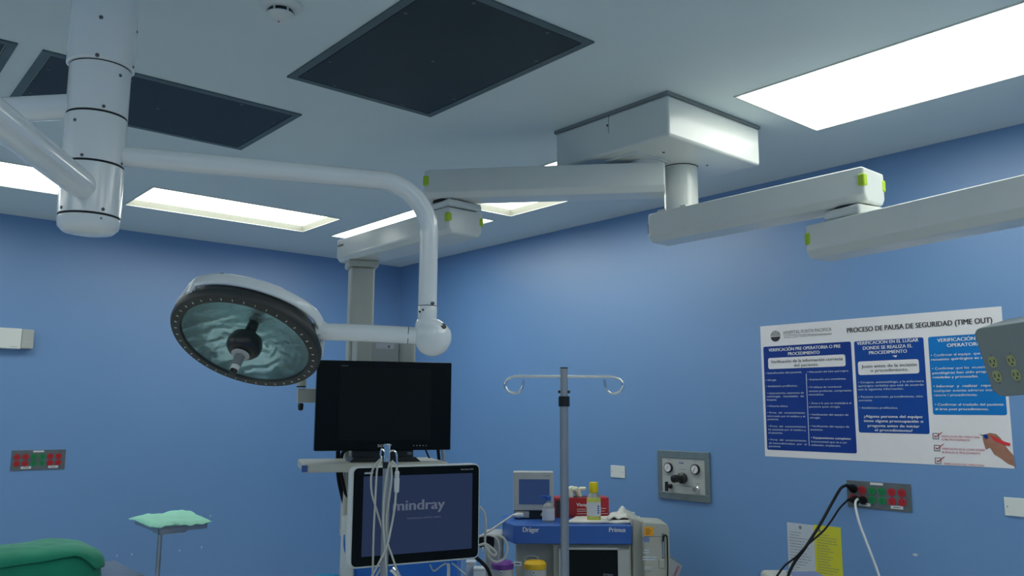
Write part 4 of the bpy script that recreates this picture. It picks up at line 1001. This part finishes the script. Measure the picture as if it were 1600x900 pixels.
t = thing('wall_unit', (0.62, YL, 1.962), 'white wall box with grey end at the left picture edge', 'wall box')
MB().m('white').box((0.62, YL-0.055, 1.962), (1.040, YL, 2.088)).build('casing', t, bevel=0.006)
MB().m('lightgrey').box((1.040, YL-0.052, 1.966), (1.108, YL, 2.086)).build('end_section', t, bevel=0.006)
MB().m('grey').box((0.985, YL-0.0562, 1.974), (1.02, YL-0.0548, 1.976)).build('label_line', t)
for k in range(3): s = MB().m('label'); s.lathe([(0.004, 0), (0.003, 0.002)], (1.058+0.014*k, YL-0.052, 2.01), (0, -1, 0), 10); s.build('indicator', t)

# ------------------------------------------------------------------ safety poster
def wp(x, y, off=0.0): return on(x, y, 0, XR-off) 
def wl(cx, cy): return (1160+cx*0.29993, 470+cy*0.3)
wr = V((0, -1, 0))
PT = thing('poster', (XR, 2.474, 1.376), 'large white and blue Spanish safety procedure poster on the right wall', 'poster')
MB().m('paper').box((XR-0.0015, 1.318, 1.376), (XR, 2.474, 2.041)).build('sheet', PT)
def round_poly(corners, rad, off):
    out = []; n = len(corners)
    for i in range(n):
        p = corners[i]; a = (corners[i-1]-p).normalized(); b = (corners[(i+1) % n]-p).normalized()
        for k in range(5):
            t_ = k/4; out.append(p + a*rad*(1-t_)**2 + b*rad*t_**2)
    return out
def panel(name, key, cs, off, rad):
    pts = [on(*wl(*c_), 0, XR) for c_ in cs]
    y0 = (pts[0].y+pts[3].y)/2; y1 = (pts[1].y+pts[2].y)/2; z1 = (pts[0].z+pts[1].z)/2; z0 = (pts[2].z+pts[3].z)/2
    c4 = [V((XR-off, y0, z1)), V((XR-off, y1, z1)), V((XR-off, y1, z0)), V((XR-off, y0, z0))]
    return MB().m(key).prism(round_poly(c4, rad, off), V((0.0006, 0, 0))).build(name, PT)
panel('blue_panel', 'pblue', [(107, 240), (562, 212), (602, 798), (133, 773)], 0.0022, 0.010)
panel('blue_panel', 'pblue2', [(580, 212), (941, 190), (980, 695), (610, 685)], 0.0022, 0.010)
panel('light_blue_panel', 'plight', [(965, 188), (1350, 166), (1377, 597), (997, 592)], 0.0022, 0.010)
panel('heading_box', 'paper', [(135, 295), (538, 283), (538, 342), (137, 355)], 0.0030, 0.012)
panel('heading_box', 'paper', [(603, 315), (920, 305), (923, 378), (606, 387)], 0.0030, 0.012)
LT = MB(); LT.flat = True
def pt(txt, xl, yc, xr, hpx, key='whiteink', bold=0.0):
    a = on(*wl(xl, yc), 0, XR-0.0036); b_ = on(*wl(xr, yc), 0, XR-0.0036)
    dpt = (a-CAM).dot(FW); h = hpx*0.3*dpt/FPX
    LT.m(key).text(txt, a-Z*h*0.5, wr, Z, h, abs(b_.y-a.y), 'LEFT', bold)
pt('PROCESO DE PAUSA DE SEGURIDAD (TIME OUT)', 545, 154, 1305, 25, 'ink', 0.018)
pt('HOSPITAL PUNTA PACIFICA', 213, 166, 465, 17, 'greyink')
pt('Afiliado a Johns Hopkins Medicine International', 215, 190, 465, 8, 'greyink')
pt('VERIFICACIÓN PRE OPERATORIA O PRE', 137, 257, 512, 16, 'whiteink', 0.018)
pt('PROCEDIMIENTO', 238, 276, 402, 16, 'whiteink', 0.018)
pt('Verificación de la información correcta', 148, 318, 523, 15, 'ink', 0.014)
pt('del paciente.', 268, 336, 398, 15, 'ink', 0.014)
for s in [('• Identificación del paciente.', 120, 377, 310), ('• Alergia.', 120, 413, 178), ('• Antibiótico profiláctico.', 124, 445, 288), ('• Laboratorios, exámenes de', 128, 481, 320), ('radiología,  resultados  de', 126, 498, 320), ('biopsia.', 128, 515, 180), ('• Historia clínica', 128, 548, 235), ('• Firma  del  consentimiento', 130, 582, 325), ('informado por el médico y el', 130, 600, 326), ('paciente.', 132, 616, 190), ('• Firma  del  consentimiento', 134, 652, 330), ('de anestesia por el médico y', 134, 669, 330), ('el paciente.', 136, 686, 210), ('• Firma  del  consentimiento', 136, 722, 332), ('de hemoderivados  por  el', 138, 740, 334), ('paciente', 138, 756, 198),
          ('• Marcación del sitio quirúrgico.', 337, 371, 555), ('• Evaluación pre anestésica.', 340, 410, 540), ('• Profilaxis de trombosis', 343, 450, 516), ('venosa profunda, compresión', 345, 470, 568), ('neumática.', 345, 488, 425), ('• Área a la que se trasladará el', 348, 533, 567), ('paciente post cirugía.', 348, 551, 510), ('• Verificación del equipo de', 350, 592, 552), ('cirugía.', 352, 608, 407), ('• Verificación del equipo de', 352, 652, 556), ('anestesia.', 354, 670, 420), ('Instrumental que va a ser', 359, 732, 545), ('utilizado, implantes.', 359, 750, 512)]:
    pt(s[0], s[1], s[2], s[3], 9.5, 'mutedink')
pt('• Equipamiento completo:', 357, 712, 565, 10.5, 'whiteink', 0.018)
pt('VERIFICACIÓN EN EL LUGAR', 597, 222, 918, 17, 'whiteink', 0.018); pt('DONDE SE REALIZA EL', 628, 247, 885, 17, 'whiteink', 0.018); pt('PROCEDIMIENTO', 660, 271, 857, 17, 'whiteink', 0.018)
pt('Justo antes de la incisión', 620, 342, 908, 16, 'ink', 0.014); pt('o procedimiento.', 668, 363, 865, 16, 'ink', 0.014)
for s in [('• Cirujano, anestesiólogo, y la enfermera', 603, 425, 945), ('quirúrgica verbaliza que está de acuerdo', 603, 443, 945), ('con la siguiente información.', 603, 461, 840), ('• Paciente correcto, procedimiento, sitio', 605, 500, 940), ('correcto.', 606, 518, 678), ('• Antibiótico profiláctico.', 609, 557, 810)]:
    pt(s[0], s[1], s[2], s[3], 10.5, 'mutedink')
for s in [('¿Alguna persona del equipo', 633, 601, 937), ('tiene alguna preocupación o', 632, 624, 942), ('pregunta antes de iniciar', 653, 649, 922), ('el procedimiento?', 690, 672, 886)]:
    pt(s[0], s[1], s[2], s[3], 13.5, 'whiteink', 0.018)
pt('VERIFICACIÓN POST', 1015, 206, 1300, 18, 'whiteink', 0.018); pt('OPERATORIA', 1066, 232, 1250, 18, 'whiteink', 0.018)
for s in [('• Confirmar al equipo  que  el', 982, 284, 1270, 0), ('recuento quirúrgico es correcto.', 983, 306, 1350, 0.015), ('• Confirmar que las  muestras', 988, 353, 1290, 0), ('patológicas han sido preparadas,', 990, 376, 1350, 0.015), ('rotuladas y procesadas.', 992, 398, 1230, 0.015), ('• Informar  y  realizar  reporte', 995, 445, 1330, 0.015), ('cualquier evento adverso intraope-', 997, 468, 1368, 0), ('ratorio / procedimiento.', 999, 491, 1225, 0), ('• Confirmar el traslado del paciente', 1003, 540, 1360, 0.012), ('al área post procedimiento.', 1005, 563, 1283, 0.015)]:
    pt(s[0], s[1], s[2], s[3], 12.5, 'whiteink', s[4])
pt('VERIFICACIÓN PRE OPERATORIA', 1035, 706, 1235, 10, 'redink'); pt('O PRE PROCEDIMIENTO', 1038, 722, 1185, 10, 'redink')
pt('VERIFICACIÓN EN EL LUGAR DONDE', 1038, 770, 1262, 10, 'redink'); pt('SE REALIZA EL PROCEDIMIENTO', 1040, 788, 1240, 10, 'redink')
pt('VERIFICACIÓN POST OPERATORIA', 1048, 848, 1260, 10, 'redink')
LT.build('lettering', PT)
def wpoly(mb, key, pts_, off): mb.m(key).prism([on(*wl(*q), 0, XR-off) for q in pts_], V((0.0005, 0, 0)))
def wline(mb, key, a, b, wpx, off):
    A_ = on(*wl(*a), 0, XR-off); B_ = on(*wl(*b), 0, XR-off); d = (B_-A_); n = V((1, 0, 0)).cross(d).normalized()*(wpx*0.3*4/FPX)
    mb.m(key).prism([A_-n/2, B_-n/2, B_+n/2, A_+n/2], V((0.0005, 0, 0)))
mb = MB(); wline(mb, 'mutedink', (332, 380), (348, 755), 3, 0.0032); mb.build('column_divider', PT); mb = MB(); wline(mb, 'greyink', (213, 180), (465, 170), 2, 0.003); mb.build('underline', PT); mb = MB()
wpoly(mb, 'whiteink', [(780, 286), (806, 283), (800, 295)], 0.0032); mb.build('arrow_mark', PT)
mb = MB()
for (x, y) in ((992, 690), (999, 752), (1004, 818)):
    for a, b_ in (((0, 0), (29, 1)), ((29, 0), (30, 30)), ((30, 30), (1, 29)), ((1, 30), (0, 0))): wline(mb, 'ink', (x+a[0], y+a[1]), (x+b_[0], y+b_[1]), 2.5, 0.0026)
    wline(mb, 'redink', (x+8, y+12), (x+15, y+20), 4.5, 0.0034); wline(mb, 'redink', (x+15, y+20), (x+48, y-6), 3.5, 0.0034)
mb.build('tick_box', PT)
mb = MB()
wpoly(mb, 'skin', [(1250, 712), (1262, 696), (1290, 688), (1322, 694), (1345, 715), (1362, 745), (1385, 775), (1412, 805), (1421, 864), (1385, 850), (1345, 820), (1312, 800), (1290, 765), (1268, 775), (1258, 745)], 0.0024)
wpoly(mb, 'penred', [(1290, 700), (1320, 712), (1370, 735), (1396, 742), (1394, 757), (1360, 750), (1310, 728)], 0.0032)
wpoly(mb, 'pblue', [(1256, 696), (1275, 698), (1282, 714), (1268, 722), (1256, 708)], 0.0032)
wpoly(mb, 'ink', [(1230, 694), (1258, 700), (1256, 706)], 0.0032)
mb.build('printed_hand', PT)
mb = MB(); cpx_ = on(*wl(172, 184), 0, XR-0.0026); lr = 0.028
mb.m('greyink').prism([cpx_+wr*(lr*cos(2*pi*k/32))+Z*(lr*sin(2*pi*k/32)) for k in range(32)], V((0.0005, 0, 0)))
mb.m('ink').prism([cpx_-V((0.0006, 0, 0))+wr*(lr*cos(a_))+Z*(lr*sin(a_)) for a_ in [radians(180+180*k/16+0) for k in range(17)]], V((0.0005, 0, 0)))
for k in range(4): mb.m('paper').cbox(cpx_-V((0.0008, 0, 0))+Z*(0.004+0.006*k), V((0.0005, 0, 0)), wr*(0.046-0.006*k), Z*0.0016)
mb.m('paper').cbox(cpx_-V((0.0010, 0, 0))-Z*0.002, V((0.0005, 0, 0)), wr*0.058, Z*0.003)
mb.build('emblem', PT)

# notices under the sockets
for (ya, yb, key, lab, nm) in ((2.366, 2.222, 'notice', 'white typed notice taped to the wall beside the yellow one', 'w'), (2.2215, 2.084, 'yellowp', 'yellow typed notice taped to the wall under the socket panel', 'y')):
    t = thing('notice', (XR, ya, 0.80), lab, 'notice')
    z1 = 1.060 if nm == 'w' else 1.063
    MB().m(key).box((XR-0.0012, yb, 0.80), (XR, ya, z1)).build('sheet', t)
    s = MB().m('greyink'); rnd = random.Random(3 if nm == 'w' else 4)
    for k in range(15 if nm == 'w' else 19):
        z = z1-0.045-0.0125*k*(1.0 if nm == 'y' else 1.1)
        if z < 0.81: break
        y = ya-0.012; l = (ya-yb-0.024)*rnd.uniform(0.45, 1.0)
        while l > 0.004:
            wl_ = min(l, rnd.uniform(0.006, 0.02)); s.box((XR-0.0018, y-wl_, z), (XR-0.0010, y, z+0.0025)); y -= wl_+0.003; l -= wl_+0.003
    if nm == 'w': s.prism([V((XR-0.0018, (ya+yb)/2+0.008*cos(2*pi*k/16)*-1, z1-0.018+0.009*sin(2*pi*k/16))) for k in range(16)], V((0.0008, 0, 0)))
    else: s.prism([V((XR-0.0018, ya-0.030+0.010, z1-0.032)), V((XR-0.0018, ya-0.030-0.010, z1-0.032)), V((XR-0.0018, ya-0.030, z1-0.014))], V((0.0008, 0, 0)))
    s.build('typed_text', t)

# plugs and cables at the right socket panel
def wire_px(pp, d0, d1):
    n = len(pp)-1; return [at(x, y, d0+(d1-d0)*(i/n)) for i, (x, y) in enumerate(pp)]
wd_ = (on(1333, 762, 0, XR-0.03)-CAM).dot(FW)
def plug_cable(name, first, plug_from, plug_to, pp, dend, r, key, lab):
    a = on(*plug_from, 0, XR-0.007); b_ = on(*plug_to, 0, XR-0.075)
    t = thing('power_cable', a, lab, 'power cable', 'power cables at the wall sockets')
    MB().m('rubber').lathe([(0.018, 0), (0.019, 0.006), (0.017, 0.022), (0.010, 0.040), (0.006, (b_-a).length)], a, b_-a, 20).build('plug', t)
    dd = (b_-CAM).dot(FW); MB().m(key).tube([b_]+wire_px(pp, dd, dend), r, 10, 7).build('wire', t)
plug_cable('a', 0, (1334, 764), (1322, 758), [(1313, 764), (1300, 786), (1281, 820), (1258, 856), (1243, 876), (1234, 893), (1230, 905)], 3.55, 0.0065, 'rubber', 'thicker black power cable from the top left wall socket')
plug_cable('b', 0, (1338, 781), (1325, 781), [(1312, 794), (1300, 812), (1286, 830), (1262, 851), (1244, 870), (1226, 884), (1214, 900)], 3.55, 0.0045, 'rubber', 'thinner black power cable from the lower left wall socket')
plug_cable('c', 0, (1349, 782), (1341, 779), [(1337, 784), (1337, 793), (1342, 815), (1352, 842), (1362, 868), (1372, 895), (1378, 915)], 3.6, 0.0055, 'label', 'white power cable hanging from the wall socket panel')

# equipment at the lower right edge
p = at(1214, 909, 3.5); pr = at(1296, 909, 3.5); q0 = V((p.x, p.y, 0)); rv = (pr-p); rv.z = 0
zt = at(1240, 907, 3.5).z
t = thing('equipment_trolley', q0+rv*0.5, 'beige equipment trolley top just showing at the bottom below the notices', 'trolley')
bv = V((-rv.y, rv.x, 0)).normalized()
MB().m('cream').obox(q0+Z*0.12, rv, bv*0.25, Z*(zt-0.12)).build('body', t, bevel=0.02, seg=4)
MB().m('bluelab').obox(q0+rv*0.45+bv*0.08+Z*(zt-0.02), rv*0.62, bv*0.12, Z*0.022).build('lid_edge', t, bevel=0.004)
for (u, v) in ((0.1, 0.05), (0.9, 0.05), (0.1, 0.2), (0.9, 0.2)): q = q0+rv*u+bv*v; MB().m('rubber').cyl(q+Z*0.06-bv*0.012, q+Z*0.06+bv*0.012, 0.06).build('caster', t)

# ------------------------------------------------------------------ instrument stand with mint cloth
MZ = 1.10
nr = V((1.236, 3.752, MZ)); rt_ = V((1.460, 3.790, MZ)); lf = V((1.176, 4.112, MZ))
nr = on(248, 826, 2, MZ); rt_ = on(324, 818, 2, MZ); lf = on(211, 812, 2, MZ)
ax = rt_-nr; ay = lf-nr
T = thing('instrument_stand', V((nr.x, nr.y, 0)), 'steel instrument tray stand under the mint green cloth', 'instrument stand')
mb = MB().m('steel').obox(nr-Z*0.004, ax, ay, Z*0.004)
for o_, d_, s_2 in ((nr, ax, ay.normalized()), (lf, ax, -ay.normalized()), (nr, ay, ax.normalized()), (rt_, ay, -ax.normalized())): mb.obox(o_-Z*0.020, d_, s_2*0.004, Z*0.026)
mb.build('tray', T)
MB().m('steel').obox(nr+ax*0.05+ay*0.04-Z*0.030, ax*0.55, ay*0.30, Z*0.012).build('tray_holder', T, bevel=0.002)
pc = nr+ax*0.06+ay*0.05; pc.z = 0
zj = at(243, 882, 3.9).z
MB().m('steel').cyl(pc+Z*(zj-0.1), pc+Z*(MZ-0.028), 0.0095, seg=16).build('inner_post', T)
MB().m('steel').cyl(pc+Z*0.05, pc+Z*zj, 0.0135, seg=20).build('outer_post', T)
for k in range(4):
    a = pi/4+pi/2*k; d = V((cos(a), sin(a), 0)); MB().m('steel').tube([pc+Z*0.07, pc+d*0.14+Z*0.06, pc+d*0.27+Z*0.055], 0.012, 10, 3).build('leg', T)
    MB().m('rubber').cyl(pc+d*0.27+Z*0.025-Z.cross(d)*0.01, pc+d*0.27+Z*0.025+Z.cross(d)*0.01, 0.025, seg=16).build('caster', T)
cl = MB().m('mint'); cz = Z*0.010
c4 = [nr-ax*0.07-ay*0.03, rt_+ax*0.08-ay*0.02, rt_+ay*1.06+ax*0.06, lf+ay*0.08-ax*0.10]
def fold(u, v):
    hz = 0.010*noise.noise(V((u*3.1, v*3.3, 1.3)))+0.005*noise.noise(V((u*9, v*8, 4)))+0.013*math.exp(-((u-0.95)**2+(v-0.75)**2)/0.06)
    edge = max(0, 0.06-min(u, 1-u, v, 1-v))/0.06; return hz+0.010-edge*0.012
tag(cloth(cl, [q+cz for q in c4], 30, 0.003, fold).build('cloth', loc=tuple(nr+Z*0.006), ang=60), 'mint green cloth spread over the steel instrument tray', 'cloth')

# ------------------------------------------------------------------ steel table with green bundle
ZTB = 0.90
cr = on(227, 898, 2, ZTB); T = thing('steel_table', (0.70, cr.y+0.28, 0), 'steel table at the lower left under the green wrapped bundle', 'table')
far = on(176, 876, 2, ZTB)
MB().m('steel').box((0.20, cr.y, ZTB-0.03), (cr.x, far.y, ZTB)).build('table_top', T, bevel=0.004)
for (x, y) in ((0.26, cr.y+0.05), (cr.x-0.05, cr.y+0.05), (0.26, far.y-0.05), (cr.x-0.05, far.y-0.05)):
    MB().m('steel').cyl((x, y, 0), (x, y, ZTB-0.03), 0.016, seg=16).build('leg', T)
# wrapped bundle: rounded body and an overlapping flap with slanting hem
yb0, yb1 = cr.y+0.01, far.y-0.06
def top_z(px, py, y): return on(px, py, 1, y).z
xr_ = on(162, 880, 1, yb0+0.10).x; xl_ = 0.40
hz = top_z(100, 846, yb0+0.16)
T = thing('wrapped_bundle', ((xl_+xr_)/2, (yb0+yb1)/2, ZTB), 'bundle wrapped in dark green surgical cloth at the lower left corner', 'bundle')
def bundle(mb, x0, x1, y0, y1, z0, z1, p, grow, vmin=0.0, hem=None, nu=72, nv=30, seed=0):
    vs = []; fs = []
    cx, cy = (x0+x1)/2, (y0+y1)/2; a, b = (x1-x0)/2+grow, (y1-y0)/2+grow; H = z1-z0+grow
    for j in range(nv+1):
        for i in range(nu):
            th = 2*pi*i/nu; lowest = vmin if hem is None else hem(th)
            ph = lowest+(pi/2-lowest)*j/nv
            ex = lambda c, e: (abs(c)**e)*(1 if c >= 0 else -1)
            x = a*ex(cos(th), p)*ex(cos(ph), 0.45); y = b*ex(sin(th), p)*ex(cos(ph), 0.45); z = H*ex(sin(ph), 0.55)
            n = noise.noise(V((x*6, y*6, z*9+seed)))*0.014+noise.noise(V((x*16, y*16, z*20+seed)))*0.005
            d = V((x, y, z)).normalized(); sl = 1-0.16*max(0, (cx-0.30-(cx+x)))/a
            vs.append(V((cx+x, cy+y, z0+max(0.0, z*sl)))+d*n*min(1, z/0.03+0.1))
    for j in range(nv):
        for i in range(nu): i2 = (i+1) % nu; fs.append((j*nu+i, j*nu+i2, (j+1)*nu+i2, (j+1)*nu+i))
    return vs, fs
mb = MB().m('surg'); vs, fs = bundle(mb, xl_, xr_, yb0, yb1, ZTB, hz-0.012, 0.55, 0.0); fs.append(tuple(range(71, -1, -1))); mb.add(vs, fs); mb.build('wrapping', T, ang=70)
def hem(th):
    # front side (th = 270 deg): hem rises towards the right
    f = cos(th); front = max(0, -sin(th))
    g = max(0.0, (f+0.9)/1.35) if f < 0.45 else max(0.0, 1-(f-0.45)/0.3)
    return 0.09+0.55*g*front
mb = MB().m('surg'); vs, fs = bundle(mb, xl_, xr_, yb0, yb1, ZTB, hz-0.012, 0.55, 0.012, hem=hem, seed=0.4); mb.add(vs, fs); fl = mb.build('overlap_flap', T, ang=70)
so = fl.modifiers.new('thickness', 'SOLIDIFY'); so.thickness = 0.004; so.offset = -1

# small paint chips on the left wall
for i, (x, y) in enumerate(((183, 868), (206, 866), (281, 860), (315, 855), (329, 806))):
    p = on(x, y, 1, YL-0.0008)
    tag(MB().m('label').prism([p+XV*(0.004*cos(a)*(0.8+0.4*random.random()))+Z*(0.009*sin(a)*(0.8+0.4*random.random())) for a in [2*pi*k/7 for k in range(7)]], V((0, 0.0006, 0))).build('paint_chip', loc=p), 'tiny white chip in the paint of the left wall', 'paint chip', 'paint chips low on the left wall')
p = on(1430, 867, 0, XR-0.0008)
tag(MB().m('label').prism([p+YV*(0.012*cos(a))+Z*(0.006*sin(a)*(0.6+0.6*random.random())) for a in [2*pi*k/9 for k in range(9)]], V((0.0006, 0, 0))).build('paint_chip', loc=p), 'small pale chip in the right wall below the socket panel', 'paint chip')
